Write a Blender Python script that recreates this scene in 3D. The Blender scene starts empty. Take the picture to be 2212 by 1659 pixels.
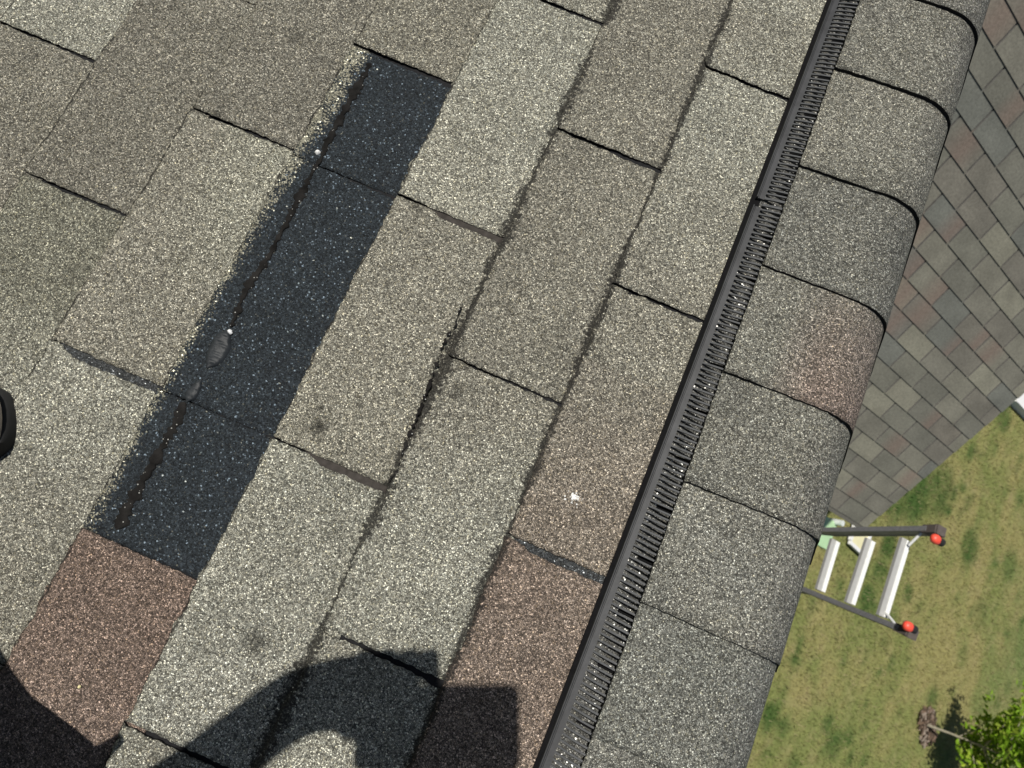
import bpy, math, random
import numpy as np
from mathutils import Vector, Matrix

random.seed(7)
RNG = np.random.default_rng(11)
SC = bpy.context.scene
COL = SC.collection

# ------------------------------------------------------------------ frame of the place
# camera axes expressed against the roof: s = up the slope, r = along the ridge, n = out of the slope
s_ = np.array([0.91964, -0.38513, 0.07699]); r_ = np.array([0.39211, 0.88915, -0.23592]); n_ = np.array([0.0224, 0.24715, 0.96872])
TH = math.radians(38.5); CT, ST = math.cos(TH), math.sin(TH)
up_ = n_ * CT + s_ * ST; h_ = s_ * CT - n_ * ST
M = np.array([h_, r_, up_])                       # camera -> world (X across ridge, Y along ridge, Z up)
UR, DC, ZR = 0.284, 0.866865, 5.0                 # ridge apex along the slope, camera height over the slope, ridge height
F, CX, CY = 1661.0, 1106.0, 829.5                 # focal length and centre in units of a 2212 px wide picture
CAM = np.array([-UR * CT - DC * ST, 0.0, -UR * ST + DC * CT + ZR])

def roof(u, v, w=0.0):                            # near slope coordinates -> world
    return np.array([(u - UR) * CT - w * ST, v, (u - UR) * ST + w * CT + ZR])
def ray(p):
    return M @ (np.array([p[0] - CX, -(p[1] - CY), -F]) / F)
def on_roof(p, w=0.0):                            # where a sight line meets the slope at height w -> (u, v)
    d = np.array([p[0] - CX, -(p[1] - CY), -F]) / F
    P = d * (-(DC - w) / (n_ @ d))
    return float(P @ s_), float(P @ r_)
def on_ground(p, z=0.0):
    R = ray(p); return CAM + R * ((z - CAM[2]) / R[2])

# ------------------------------------------------------------------ camera
cam = bpy.data.cameras.new("camera"); camo = bpy.data.objects.new("camera", cam); COL.objects.link(camo)
mw = Matrix([list(M[0]) + [CAM[0]], list(M[1]) + [CAM[1]], list(M[2]) + [CAM[2]], [0, 0, 0, 1]])
R3 = mw.to_3x3(); q = R3.to_quaternion(); camo.matrix_world = Matrix.Translation(Vector(CAM)) @ q.to_matrix().to_4x4()
cam.sensor_width = 36.0; cam.sensor_fit = 'HORIZONTAL'; cam.lens = 36.0 * F / 2212.0
cam.clip_start = 0.02; cam.clip_end = 400.0
cam.dof.use_dof = True; cam.dof.focus_distance = 0.93; cam.dof.aperture_fstop = 10.0
SC.camera = camo

# ------------------------------------------------------------------ sun and sky
sun_c = np.array([1079 - CX, -(1607 - CY), -F]); sun_d = M @ (sun_c / np.linalg.norm(sun_c))     # direction light travels
sun = bpy.data.lights.new("sun", 'SUN'); suno = bpy.data.objects.new("sun", sun); COL.objects.link(suno)
sun.energy = 5.0; sun.angle = math.radians(0.55); sun.color = (1.0, 0.96, 0.89)
suno.rotation_euler = Vector(sun_d).to_track_quat('-Z', 'Y').to_euler(); suno.location = (-20, 0, 30)
elev = math.asin(-sun_d[2]); azim = math.atan2(-sun_d[0], -sun_d[1])
world = bpy.data.worlds.new("World"); SC.world = world; world.use_nodes = True
nt = world.node_tree; nt.nodes.clear()
sky = nt.nodes.new("ShaderNodeTexSky"); sky.sky_type = 'NISHITA'; sky.sun_disc = False
sky.sun_elevation = elev; sky.sun_rotation = azim; sky.altitude = 200
bg = nt.nodes.new("ShaderNodeBackground"); bg.inputs[1].default_value = 0.05
wo = nt.nodes.new("ShaderNodeOutputWorld")
nt.links.new(sky.outputs[0], bg.inputs[0]); nt.links.new(bg.outputs[0], wo.inputs[0])
SC.view_settings.view_transform = 'Standard'; SC.view_settings.look = 'None'
SC.view_settings.exposure = 0.0; SC.view_settings.gamma = 1.0
try: SC.view_settings.use_curve_mapping = False
except Exception: pass

# ------------------------------------------------------------------ helpers
def lin(c):
    c = np.asarray(c, float) / 255.0
    return np.where(c <= 0.04045, c / 12.92, ((c + 0.055) / 1.055) ** 2.4)
def _hash(ix, iy, sd):
    n = (ix * 374761393 + iy * 668265263 + sd * 144665) & 0xffffffff
    n = ((n ^ (n >> 13)) * 1274126177) & 0xffffffff
    return ((n ^ (n >> 16)) & 0xffff) / 65535.0
def noise2(x, y, sd=0):
    x = np.asarray(x, float); y = np.asarray(y, float)
    ix = np.floor(x).astype(np.int64); iy = np.floor(y).astype(np.int64); fx = x - ix; fy = y - iy
    fx = fx * fx * (3 - 2 * fx); fy = fy * fy * (3 - 2 * fy)
    a = _hash(ix, iy, sd); b = _hash(ix + 1, iy, sd); c = _hash(ix, iy + 1, sd); d = _hash(ix + 1, iy + 1, sd)
    return (a * (1 - fx) + b * fx) * (1 - fy) + (c * (1 - fx) + d * fx) * fy
def fbm(x, y, sd=0, o=3):
    t = 0; am = 0.5
    for k in range(o):
        t = t + am * noise2(np.asarray(x) * 2 ** k, np.asarray(y) * 2 ** k, sd + k); am *= 0.5
    return t / (1 - 0.5 ** o)

def link_mesh(name, verts, faces, mats, parent=None, midx=None, cols=None, smooth=False):
    me = bpy.data.meshes.new(name)
    me.from_pydata([tuple(map(float, v)) for v in verts], [], [tuple(map(int, f)) for f in faces])
    for m in (mats if isinstance(mats, (list, tuple)) else [mats]): me.materials.append(m)
    if midx is not None: me.polygons.foreach_set("material_index", np.asarray(midx, dtype=np.int32))
    if cols is not None:
        at = me.color_attributes.new("base", 'FLOAT_COLOR', 'POINT')
        c = np.ones((len(verts), 4)); c[:, :3] = np.asarray(cols); at.data.foreach_set("color", c.ravel())
    if smooth: me.polygons.foreach_set("use_smooth", np.ones(len(me.polygons), dtype=bool))
    me.validate(); me.update()
    o = bpy.data.objects.new(name, me); COL.objects.link(o)
    if parent is not None: put(o, parent)
    return o
def put(o, parent):                               # meshes carry world coordinates, so undo the parent's place
    p = Vector((0, 0, 0)); a = parent
    o.parent = parent
    while a is not None:
        p += a.location; a = a.parent
    o.location = -p
def thing(name, loc, label, cat, group=None):
    e = bpy.data.objects.new(name, None); COL.objects.link(e); e.location = Vector(loc); e.empty_display_size = 0.1
    e["label"] = label; e["category"] = cat
    if group: e["group"] = group
    return e
def tag(o, label=None, cat=None, kind=None, group=None):
    for k, v in (("label", label), ("category", cat), ("kind", kind), ("group", group)):
        if v: o[k] = v
    return o
class MB:
    def __init__(s): s.v = []; s.f = []; s.m = []
    def add(s, v, f, m=0):
        b = len(s.v); s.v += [np.asarray(x, float) for x in v]; s.f += [tuple(i + b for i in q) for q in f]; s.m += [m] * len(f)
    def hexa(s, p, m=0):                          # 8 corners: bottom 4, top 4
        s.add(p, [(3, 2, 1, 0), (4, 5, 6, 7), (0, 1, 5, 4), (1, 2, 6, 5), (2, 3, 7, 6), (3, 0, 4, 7)], m)
    def box(s, c, a, b, d, m=0):                  # centre and three half-axis vectors
        c, a, b, d = (np.asarray(x, float) for x in (c, a, b, d))
        s.hexa([c - a - b - d, c + a - b - d, c + a + b - d, c - a + b - d, c - a - b + d, c + a - b + d, c + a + b + d, c - a + b + d], m)
    def tube(s, pts, rad, n=10, m=0, cap=True, squash=1.0):
        pts = [np.asarray(p, float) for p in pts]; rad = rad if isinstance(rad, (list, tuple)) else [rad] * len(pts)
        vs = []; t0 = pts[1] - pts[0]; ref = np.array([0, 0, 1.0])
        if abs(t0 @ ref) / np.linalg.norm(t0) > 0.9: ref = np.array([1.0, 0, 0])
        for i, p in enumerate(pts):
            t = pts[min(i + 1, len(pts) - 1)] - pts[max(i - 1, 0)]; t /= np.linalg.norm(t)
            a = np.cross(t, ref); a /= np.linalg.norm(a); b = np.cross(t, a)
            for k in range(n):
                an = 2 * math.pi * k / n; vs.append(p + (a * math.cos(an) + b * math.sin(an) * squash) * rad[i])
        fs = [(i * n + k, i * n + (k + 1) % n, (i + 1) * n + (k + 1) % n, (i + 1) * n + k) for i in range(len(pts) - 1) for k in range(n)]
        if cap: fs += [tuple(range(n))[::-1], tuple((len(pts) - 1) * n + k for k in range(n))]
        s.add(vs, fs, m)
    def build(s, name, mats, parent=None, smooth=False):
        return link_mesh(name, s.v, s.f, mats, parent, s.m, smooth=smooth)

# ------------------------------------------------------------------ materials
def newmat(name):
    m = bpy.data.materials.new(name); m.use_nodes = True; t = m.node_tree; t.nodes.clear()
    o = t.nodes.new("ShaderNodeOutputMaterial"); b = t.nodes.new("ShaderNodeBsdfPrincipled"); t.links.new(b.outputs[0], o.inputs[0])
    return m, t, b
def N(t, typ, **kw):
    n = t.nodes.new(typ)
    for k, v in kw.items():
        if k.startswith("i_"):
            key = k[2:]; n.inputs[int(key) if key.isdigit() else key].default_value = v
        else: setattr(n, k, v)
    return n
def math_(t, op, a, b=None, c=None, clamp=False):
    n = t.nodes.new("ShaderNodeMath"); n.operation = op; n.use_clamp = clamp
    for i, x in enumerate((a, b, c)):
        if x is None: continue
        if isinstance(x, (int, float)): n.inputs[i].default_value = x
        else: t.links.new(x, n.inputs[i])
    return n.outputs[0]
def ramp(t, fac, stops, interp='LINEAR'):
    n = t.nodes.new("ShaderNodeValToRGB"); cr = n.color_ramp; cr.interpolation = interp
    while len(cr.elements) > 1: cr.elements.remove(cr.elements[-1])
    for i, (p, c) in enumerate(stops):
        e = cr.elements[0] if i == 0 else cr.elements.new(p)
        e.position = p; e.color = (c, c, c, 1) if isinstance(c, (int, float)) else (*c, 1)
    t.links.new(fac, n.inputs[0]); return n.outputs[0]
def mul(t, a, b, op='MULTIPLY', fac=1.0):
    n = t.nodes.new("ShaderNodeMix"); n.data_type = 'RGBA'; n.blend_type = op
    if isinstance(fac, (int, float)): n.inputs[0].default_value = fac
    else: t.links.new(fac, n.inputs[0])
    for i, x in ((6, a), (7, b)):
        if isinstance(x, tuple): n.inputs[i].default_value = (*x, 1)
        else: t.links.new(x, n.inputs[i])
    return n.outputs[2]
def maprange(t, v, a, b, c, d, smooth=False):
    n = t.nodes.new("ShaderNodeMapRange"); n.interpolation_type = 'SMOOTHSTEP' if smooth else 'LINEAR'
    t.links.new(v, n.inputs[0])
    for i, x in enumerate((a, b, c, d)): n.inputs[i + 1].default_value = x
    return n.outputs[0]

def granule_mat(name, size=0.0021, wear=False, loss=0.5, fray=None, stops=[(0, 0.22), (0.2, 0.52), (0.45, 0.85), (0.68, 1.1), (0.83, 1.45), (0.93, 2.0), (1.0, 2.9)]):
    m, t, b = newmat(name)
    tc = N(t, "ShaderNodeTexCoord"); P = tc.outputs["Object"]
    wob = N(t, "ShaderNodeTexNoise", i_Scale=900.0, i_Detail=1.0); t.links.new(P, wob.inputs["Vector"])
    off = N(t, "ShaderNodeVectorMath", operation='MULTIPLY_ADD'); t.links.new(wob.outputs["Color"], off.inputs[0])
    off.inputs[1].default_value = (0.0008,) * 3; t.links.new(P, off.inputs[2]); Q = off.outputs[0]
    vo = N(t, "ShaderNodeTexVoronoi", voronoi_dimensions='3D', feature='F1', i_Scale=1.0 / size); t.links.new(Q, vo.inputs["Vector"])
    sep = N(t, "ShaderNodeSeparateColor"); t.links.new(vo.outputs["Color"], sep.inputs[0])
    tone = ramp(t, sep.outputs[0], stops)
    hue = ramp(t, sep.outputs[1], [(0, (0.96, 1.0, 1.03)), (0.5, (1, 1, 1)), (0.93, (1.0, 1.0, 0.97)), (1.0, (1.04, 1.0, 0.86))])
    vd = N(t, "ShaderNodeTexVoronoi", voronoi_dimensions='3D', feature='DISTANCE_TO_EDGE', i_Scale=1.0 / size); t.links.new(Q, vd.inputs["Vector"])
    crev = maprange(t, vd.outputs["Distance"], 0.0, 0.17, 0.16, 1.0, True)
    at = N(t, "ShaderNodeAttribute", attribute_name="base")
    src = at.outputs["Color"]
    if fray:
        sc = N(t, "ShaderNodeSeparateColor"); t.links.new(src, sc.inputs[0])
        src = mul(t, tuple(fray[0]), tuple(fray[1]), 'MIX', maprange(t, math_(t, 'ADD', sc.outputs[0], math_(t, 'MULTIPLY', math_(t, 'SUBTRACT', sep.outputs[2], 0.5), 0.95)), .44, .56, 0, 1))
        tone = mul(t, tone, src, 'MULTIPLY')
        c = mul(t, tone, hue)
    else:
        c = mul(t, src, tone); c = mul(t, c, hue); c = mul(t, c, crev)
    # cloudy weathering and clumps of lost granules
    n1 = N(t, "ShaderNodeTexNoise", i_Scale=14.0, i_Detail=5.0, i_Roughness=0.65); t.links.new(P, n1.inputs["Vector"])
    c = mul(t, c, ramp(t, n1.outputs["Fac"], [(0.25, 0.86), (0.5, 1.0), (0.78, 1.12)]))
    n2 = N(t, "ShaderNodeTexNoise", i_Scale=75.0, i_Detail=4.0, i_Roughness=0.7); t.links.new(P, n2.inputs["Vector"])
    n3 = N(t, "ShaderNodeTexNoise", i_Scale=6.0, i_Detail=2.0); t.links.new(P, n3.inputs["Vector"])
    lossm = math_(t, 'MULTIPLY', maprange(t, n2.outputs["Fac"], 0.60, 0.72, 0, 1, True), maprange(t, n3.outputs["Fac"], 0.5, 0.68, 0, loss, True))
    if wear:                                      # ragged granule loss along the lower edges of the courses
        dp = N(t, "ShaderNodeVectorMath", operation='DOT_PRODUCT'); t.links.new(P, dp.inputs[0]); dp.inputs[1].default_value = (CT, 0, ST)
        n4 = N(t, "ShaderNodeTexNoise", i_Scale=40.0, i_Detail=5.0, i_Roughness=0.7); t.links.new(P, n4.inputs["Vector"])
        u = math_(t, 'ADD', dp.outputs["Value"], UR - ZR * ST + 0.0067 + 1.43 + 0.0715)
        u = math_(t, 'ADD', u, math_(t, 'MULTIPLY', math_(t, 'SUBTRACT', n4.outputs["Fac"], 0.5), 0.016))
        fr = math_(t, 'FRACT', math_(t, 'DIVIDE', u, 0.143))
        dist = math_(t, 'MULTIPLY', math_(t, 'ABSOLUTE', math_(t, 'SUBTRACT', fr, 0.5)), 0.143)
        n5 = N(t, "ShaderNodeTexNoise", i_Scale=9.0, i_Detail=3.0); t.links.new(P, n5.inputs["Vector"])
        wid = maprange(t, n5.outputs["Fac"], 0.31, 0.58, 0.0010, 0.0215)
        u0_ = math_(t, "ADD", dp.outputs["Value"], UR - ZR * ST)
        wid = math_(t, "MULTIPLY", wid, maprange(t, u0_, -0.26, -0.20, 0.16, 1.0, True))
        wid = math_(t, "MULTIPLY", wid, maprange(t, u0_, -0.09, -0.05, 1.0, 0.62, True))
        line = math_(t, 'SUBTRACT', 1.0, math_(t, 'DIVIDE', dist, wid), clamp=True)
        n6 = N(t, "ShaderNodeTexNoise", i_Scale=240.0, i_Detail=3.0, i_Roughness=0.65); t.links.new(P, n6.inputs["Vector"])
        line = maprange(t, math_(t, 'ADD', math_(t, 'MULTIPLY', line, 0.44), n6.outputs["Fac"]), 0.70, 0.82, 0.0, 0.85, True)
        lossm = math_(t, 'MAXIMUM', lossm, line)
    c = mul(t, c, (0.013, 0.012, 0.011), 'MIX', lossm)
    t.links.new(c, b.inputs["Base Color"])
    b.inputs["Roughness"].default_value = 0.85; b.inputs["Specular IOR Level"].default_value = 0.25
    hgt = math_(t, 'ADD', math_(t, 'MULTIPLY', maprange(t, vd.outputs["Distance"], 0, 0.3, 0, 1, True), 0.7), math_(t, 'MULTIPLY', sep.outputs[2], 0.5))
    bp = N(t, "ShaderNodeBump", i_Strength=0.9, i_Distance=0.0011); t.links.new(hgt, bp.inputs["Height"]); t.links.new(bp.outputs[0], b.inputs["Normal"])
    return m

def plain(name, col, rough=0.6, metal=0.0, nscale=30.0, namp=0.25, bump=0.0, bscale=None, spec=0.5, obj=True):
    m, t, b = newmat(name)
    tc = N(t, "ShaderNodeTexCoord")
    n = N(t, "ShaderNodeTexNoise", i_Scale=nscale, i_Detail=5.0, i_Roughness=0.6); t.links.new(tc.outputs["Object"], n.inputs["Vector"])
    c = mul(t, tuple(col), ramp(t, n.outputs["Fac"], [(0.25, 1 - namp), (0.75, 1 + namp)]))
    t.links.new(c, b.inputs["Base Color"]); b.inputs["Roughness"].default_value = rough; b.inputs["Metallic"].default_value = metal
    b.inputs["Specular IOR Level"].default_value = spec
    if bump:
        n2 = N(t, "ShaderNodeTexNoise", i_Scale=bscale or nscale * 4, i_Detail=4.0); t.links.new(tc.outputs["Object"], n2.inputs["Vector"])
        bp = N(t, "ShaderNodeBump", i_Strength=0.7, i_Distance=bump); t.links.new(n2.outputs["Fac"], bp.inputs["Height"]); t.links.new(bp.outputs[0], b.inputs["Normal"])
    return m
def attr_mat(name, nscale, namp, rough=0.9, bump=0.0, sub=0.0):
    m, t, b = newmat(name); at = N(t, "ShaderNodeAttribute", attribute_name="base"); tc = N(t, "ShaderNodeTexCoord")
    n = N(t, "ShaderNodeTexNoise", i_Scale=nscale, i_Detail=6.0, i_Roughness=0.7); t.links.new(tc.outputs["Object"], n.inputs["Vector"])
    c = mul(t, at.outputs["Color"], ramp(t, n.outputs["Fac"], [(0.25, 1 - namp), (0.75, 1 + namp)]))
    t.links.new(c, b.inputs["Base Color"]); b.inputs["Roughness"].default_value = rough; b.inputs["Specular IOR Level"].default_value = 0.2
    if bump:
        bp = N(t, "ShaderNodeBump", i_Strength=0.6, i_Distance=bump); t.links.new(n.outputs["Fac"], bp.inputs["Height"]); t.links.new(bp.outputs[0], b.inputs["Normal"])
    if sub:
        tr = N(t, "ShaderNodeBsdfTranslucent"); t.links.new(c, tr.inputs[0]); mx = N(t, "ShaderNodeMixShader", i_0=sub)
        t.links.new(b.outputs[0], mx.inputs[1]); t.links.new(tr.outputs[0], mx.inputs[2])
        t.links.new(mx.outputs[0], [k for k in t.nodes if k.type == 'OUTPUT_MATERIAL'][0].inputs[0])
    return m

GK = 0.86                                          # picture brightness of a sunlit slope per unit of reflectance
def alb(c, k=GK): return lin(c) / k
GR = granule_mat("roof_granules", size=0.00155, wear=True)
GC = granule_mat("cap_granules", size=0.0015, loss=0.25)
GS = granule_mat("strip_granules", size=0.0016, loss=0.0, stops=[(0, 0.3), (0.5, 0.75), (0.85, 1.15), (0.94, 1.7), (0.975, 3.2), (1.0, 12.0)])
GF = granule_mat("frayed_granules", size=0.0016, loss=0.0, fray=(alb((47, 53, 58)) * .86, alb((140, 137, 122))), stops=[(0, 0.25), (0.5, 0.75), (0.85, 1.15), (0.94, 1.6), (0.975, 2.6), (1.0, 9.0)])
ASPH = plain("asphalt_edge", (0.010, 0.010, 0.011), 0.85, nscale=300, namp=0.5, bump=0.0006, bscale=700, spec=0.2)
SEALB = plain("bare_mat", (0.046, 0.041, 0.037), 0.95, nscale=160, namp=0.35, bump=0.0004, bscale=500, spec=0.05)
def tar_mat():
    m, t, b = newmat("tar_smear"); tc = N(t, "ShaderNodeTexCoord")
    vo = N(t, "ShaderNodeTexVoronoi", voronoi_dimensions='3D', i_Scale=430.0); t.links.new(tc.outputs["Object"], vo.inputs["Vector"])
    sp = N(t, "ShaderNodeSeparateColor"); t.links.new(vo.outputs["Color"], sp.inputs[0])
    n = N(t, "ShaderNodeTexNoise", i_Scale=70.0, i_Detail=4.0); t.links.new(tc.outputs["Object"], n.inputs["Vector"])
    c = mul(t, (0.0125, 0.0118, 0.0112), ramp(t, n.outputs["Fac"], [(0.3, 0.5), (0.7, 1.5)]))
    fac = math_(t, 'MULTIPLY', maprange(t, sp.outputs[0], .93, .95, 0, 1), maprange(t, vo.outputs["Distance"], .25, .4, 1, 0))
    c = mul(t, c, (0.30, 0.30, 0.28), 'MIX', fac); t.links.new(c, b.inputs["Base Color"]); b.inputs["Roughness"].default_value = .95; b.inputs["Specular IOR Level"].default_value = .06
    bp = N(t, "ShaderNodeBump", i_Strength=.8, i_Distance=.0007); t.links.new(vo.outputs["Distance"], bp.inputs["Height"]); t.links.new(bp.outputs[0], b.inputs["Normal"]); return m
TAR = tar_mat()
BEAD = plain("sealant", (0.020, 0.023, 0.026), 0.48, nscale=60, namp=0.3, bump=0.0006, bscale=220, spec=.16)
VENT = plain("vent_plastic", (0.062, 0.064, 0.067), 0.6, nscale=120, namp=0.3, bump=0.0002, bscale=400, spec=.3)
VRAIL = plain("vent_rail", (0.030, 0.031, 0.033), 0.55, nscale=50, namp=0.4, bump=0.0002, bscale=300, spec=.3)
VENTB = plain("vent_base", (0.005, 0.005, 0.0055), 0.9, nscale=120, namp=0.3, spec=.1)
WINGM = attr_mat("wing_granules", 75.0, 0.34, bump=0.003)
LEAD = plain("white_chalk", (0.74, 0.74, 0.72), 0.9, nscale=800, namp=0.2, bump=0.0006)


# ------------------------------------------------------------------ lawn and far ground
WR = math.radians(3.55)                            # the wing stands a little out of square
LAWN_C = [((1985, 1060), 0.55, 1.0), ((1925, 1181), 0.24, .9), ((1906, 1233), 0.22, .7), ((1878, 1295), 0.24, 1.0), ((2100, 1185), 0.34, .8),
          ((1671, 1549), 0.20, .9), ((1701, 1573), 0.16, .7), ((1808, 1609), 0.22, .9), ((2185, 1223), 0.34, .55), ((2018, 1509), 0.2, .6),
          ((1822, 1290), 0.1, .5), ((2030, 1060), 0.5, .7), ((2120, 1330), 0.3, .4), ((2176, 900), 0.3, .8), ((1940, 1090), .3, .8), ((2085, 1420), .25, .3)]
LAWN_P = [(on_ground(p)[:2], rr, st) for p, rr, st in LAWN_C]
_lr = random.Random(77)
LAWN_P += [(on_ground((_lr.uniform(1650, 2230), _lr.uniform(950, 1660)))[:2], _lr.uniform(.05, .16), _lr.uniform(.35, .85)) for _ in range(110)]
def lawn_col(x, y):
    a = fbm(x * 0.55, y * 0.55, 3, 4); b_ = fbm(x * 3.2, y * 3.2, 9, 3); c_ = fbm(x * 11, y * 11, 21, 2)
    far = .75 * np.clip((x - 13.6) / 4.0 + (a - .5) * 1.6, 0, 1)
    tan = np.array([0.268, 0.245, 0.098]); olv = np.array([0.182, 0.205, 0.066]); grn = np.array([0.098, 0.155, 0.050]); dk = np.array([0.052, 0.098, 0.022])
    k = np.clip((b_ - .5) * 2.2 + (a - .5) * 1.8 + .42, 0, 1)[:, None]
    c = tan * (1 - k) + olv * k
    c = c * (1 - far[:, None]) + grn * far[:, None]
    dry = np.clip((c_ - .62) * 4, 0, 1)[:, None]; c = c * (1 - dry * .35) + np.array([.34, .27, .15]) * dry * .35
    g = np.zeros(len(x))
    for (px, py), rr, st in LAWN_P:
        d2 = ((x - px) ** 2 + (y - py) ** 2) / rr ** 2
        g = np.maximum(g, st * np.clip(1.5 - d2 * (0.75 + .9 * b_), 0, 1))
    e_ = fbm(x * 27, y * 27, 33, 2); g = np.clip(g * (0.15 + .9 * c_ + .8 * e_), 0, 1)[:, None]
    return c * (1 - g) + dk * g
LAWNM = attr_mat("lawn_earth", 22.0, 0.35, 0.95, bump=0.012)
GRASSM = attr_mat("grass_blade", 6.0, 0.2, 0.75, sub=0.25)
gx = np.concatenate([np.linspace(-90, 2, 24), np.linspace(3, 24, 170), np.linspace(26, 110, 20)])
gy = np.concatenate([np.linspace(-100, -9, 20), np.linspace(-8, 14, 170), np.linspace(16, 110, 20)])
X, Y = np.meshgrid(gx, gy, indexing='ij'); xx, yy = X.ravel(), Y.ravel()
zz = -0.06 + 0.05 * fbm(xx * .35, yy * .35, 40, 2)
nx, ny = len(gx), len(gy); idx = np.arange(nx * ny).reshape(nx, ny)
fcs = np.stack([idx[:-1, :-1], idx[1:, :-1], idx[1:, 1:], idx[:-1, 1:]], -1).reshape(-1, 4)
lawn = link_mesh("lawn", np.stack([xx, yy, zz], 1), fcs, LAWNM, cols=lawn_col(xx, yy), smooth=True); tag(lawn, "dry tan and green lawn around the house", kind="structure")

NB = 150000                                        # grass blades: nobody could count them
bx = RNG.uniform(5.2, 19.0, NB * 2); by = RNG.uniform(-4.5, 9.5, NB * 2)
keep = RNG.random(NB * 2) < np.clip(1.25 - (bx - 5) / 16, .25, 1); bx, by = bx[keep][:NB], by[keep][:NB]; NB = len(bx)
bz = -0.062 + 0.05 * fbm(bx * .35, by * .35, 40, 2)
ang = RNG.uniform(0, 6.283, NB); ln = RNG.uniform(.03, .085, NB); wd = RNG.uniform(.004, .009, NB); lean = RNG.uniform(.2, 1.1, NB)
pc = lawn_col(bx, by); lum = RNG.uniform(.62, 1.42, (NB, 1)); pc = pc * lum
straw = RNG.random(NB) < .22; pc[straw] = pc[straw] * .4 + np.array([.36, .30, .17]) * .6
ca, sa = np.cos(ang), np.sin(ang); dl = RNG.uniform(0, 6.283, NB)
v0 = np.stack([bx - ca * wd, by - sa * wd, bz], 1); v1 = np.stack([bx + ca * wd, by + sa * wd, bz], 1)
v2 = np.stack([bx + np.cos(dl) * ln * np.sin(lean), by + np.sin(dl) * ln * np.sin(lean), bz + ln * np.cos(lean)], 1)
gv = np.stack([v0, v1, v2], 1).reshape(-1, 3); gf = np.arange(NB * 3).reshape(-1, 3)
grass = link_mesh("grass", gv, gf, GRASSM, cols=np.repeat(pc, 3, 0)); tag(grass, "short dry grass blades covering the lawn", kind="stuff")

# ------------------------------------------------------------------ the house
house = thing("house", (0, 0, 0), "house roofed in weathered grey tan shingles with black ridge vent and a lower wing", "house")
UK = lambda k: -0.0067 - 0.143 * (k - 3)

LIGHT = (159, 157, 144); MID = (147, 143, 130); DIM = (137, 133, 121); DARKER = (129, 125, 114); RED = (135, 118, 107); REDL = (146, 132, 119)
STRIP = (50, 57, 63); BLUE = (80, 82, 83)
# a gap in a course: v at its lower and upper end, widths there in metres, what shows in it
def gap(v, w0, w1, floor="black", v2=None): return dict(v=v, w0=w0, w1=w1, floor=floor, v2=v2 if v2 is not None else v)
G_ = {
 'A': [gap(-.58, .002, .002), gap(-.27, .0015, .0015), gap(.0515, .003, .010, "blue"), gap(.3735, .0045, .003), gap(.703, .0035, .0045), gap(1.03, .003, .003)],
 'B': [gap(-.44, .003, .003), gap(-.115, .004, .0075), gap(.2125, .002, .0042), gap(.541, .0045, .0045), gap(.86, .003, .003), gap(1.16, .003, .003)],
 'C': [gap(-.59, .002, .003), gap(-.277, .003, .006, "black"), gap(.0465, .002, .0085, "brown"), gap(.376, .002, .0085, "brown"), gap(.712, .003, .005), gap(1.03, .003, .003)],
 'D': [gap(-.45, .002, .002), gap(-.125, .0006, .0006), gap(.045, .0008, .0008), gap(.373, .0010, .0022), gap(.548, .0035, .0055), gap(.87, .003, .003)],
 'E': [gap(-.61, .002, .002), gap(-.28, .001, .001), gap(.048, .002, .0105, "blue"), gap(.381, .0045, .0025), gap(.71, .0006, .0006), gap(1.04, .003, .003)],
 'F': [gap(-.42, .0006, .0006), gap(-.105, .0006, .0006), gap(.22, .0045, .0025), gap(.55, .0006, .0006), gap(.88, .003, .003)],
 'G': [gap(-.59, .001, .001), gap(-.26, .0006, .0006), gap(.07, .0006, .0006), gap(.392, .004, .003), gap(.71, .0006, .0006), gap(1.03, .002, .002)],
 'H': [gap(-.40, .002, .002), gap(-.07, .002, .002), gap(.25, .002, .002), gap(.57, .002, .002), gap(.90, .002, .002)],
}
COLS = {'A': 3, 'B': 4, 'C': 5, 'D': 6, 'E': 7, 'F': 8, 'G': 9, 'H': 10}
# tones of the tabs, bottom to top between the gaps of their course: (tone, second tone, where the second tone lies)
TONE = {
 'A': [(MID, MID, 0), (RED, RED, 0), ((137, 122, 110), (141, 127, 115), 0), (MID, (146, 135, 122), 'b'), (LIGHT, MID, 'b'), (LIGHT, MID, 0), (MID, MID, 0)],
 'B': [(MID, MID, 0), (LIGHT, MID, 0), (LIGHT, MID, 't'), (MID, DIM, 'l'), (DIM, MID, 'b'), (MID, LIGHT, 'b'), (MID, MID, 0)],
 'C': [(MID, MID, 0), (MID, LIGHT, 0), (LIGHT, (162, 160, 148), 'b'), (MID, (153, 149, 135), 'b'), (LIGHT, (163, 160, 146), 'b'), (MID, LIGHT, 0), (MID, MID, 0)],
 'D': [(DARKER, DARKER, 0), (RED, (128, 111, 100), 't'), (STRIP, STRIP, 0), (STRIP, STRIP, 'b'), (STRIP, STRIP, 0), ((142, 138, 125), MID, 't'), (MID, MID, 0)],
 'E': [(MID, MID, 0), (DIM, MID, 0), (LIGHT, MID, 'b'), (MID, (160, 158, 143), 'tr'), (DIM, DARKER, 'b'), (DARKER, DIM, 0), (MID, MID, 0)],
 'F': [(MID, MID, 0), ((128, 128, 118), MID, 0), ((134, 132, 118), LIGHT, 'b'), (DIM, DARKER, 'l'), (DIM, DIM, 0), (MID, MID, 0)],
 'G': [(MID, MID, 0), (MID, MID, 0), (MID, LIGHT, 0), (DIM, DARKER, 'b'), (LIGHT, MID, 't'), (DIM, DIM, 0), (MID, MID, 0)],
 'H': [(MID, MID, 0), (DIM, MID, 0), (MID, MID, 0), (LIGHT, MID, 0), (DIM, MID, 0), (MID, MID, 0)],
}
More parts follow.
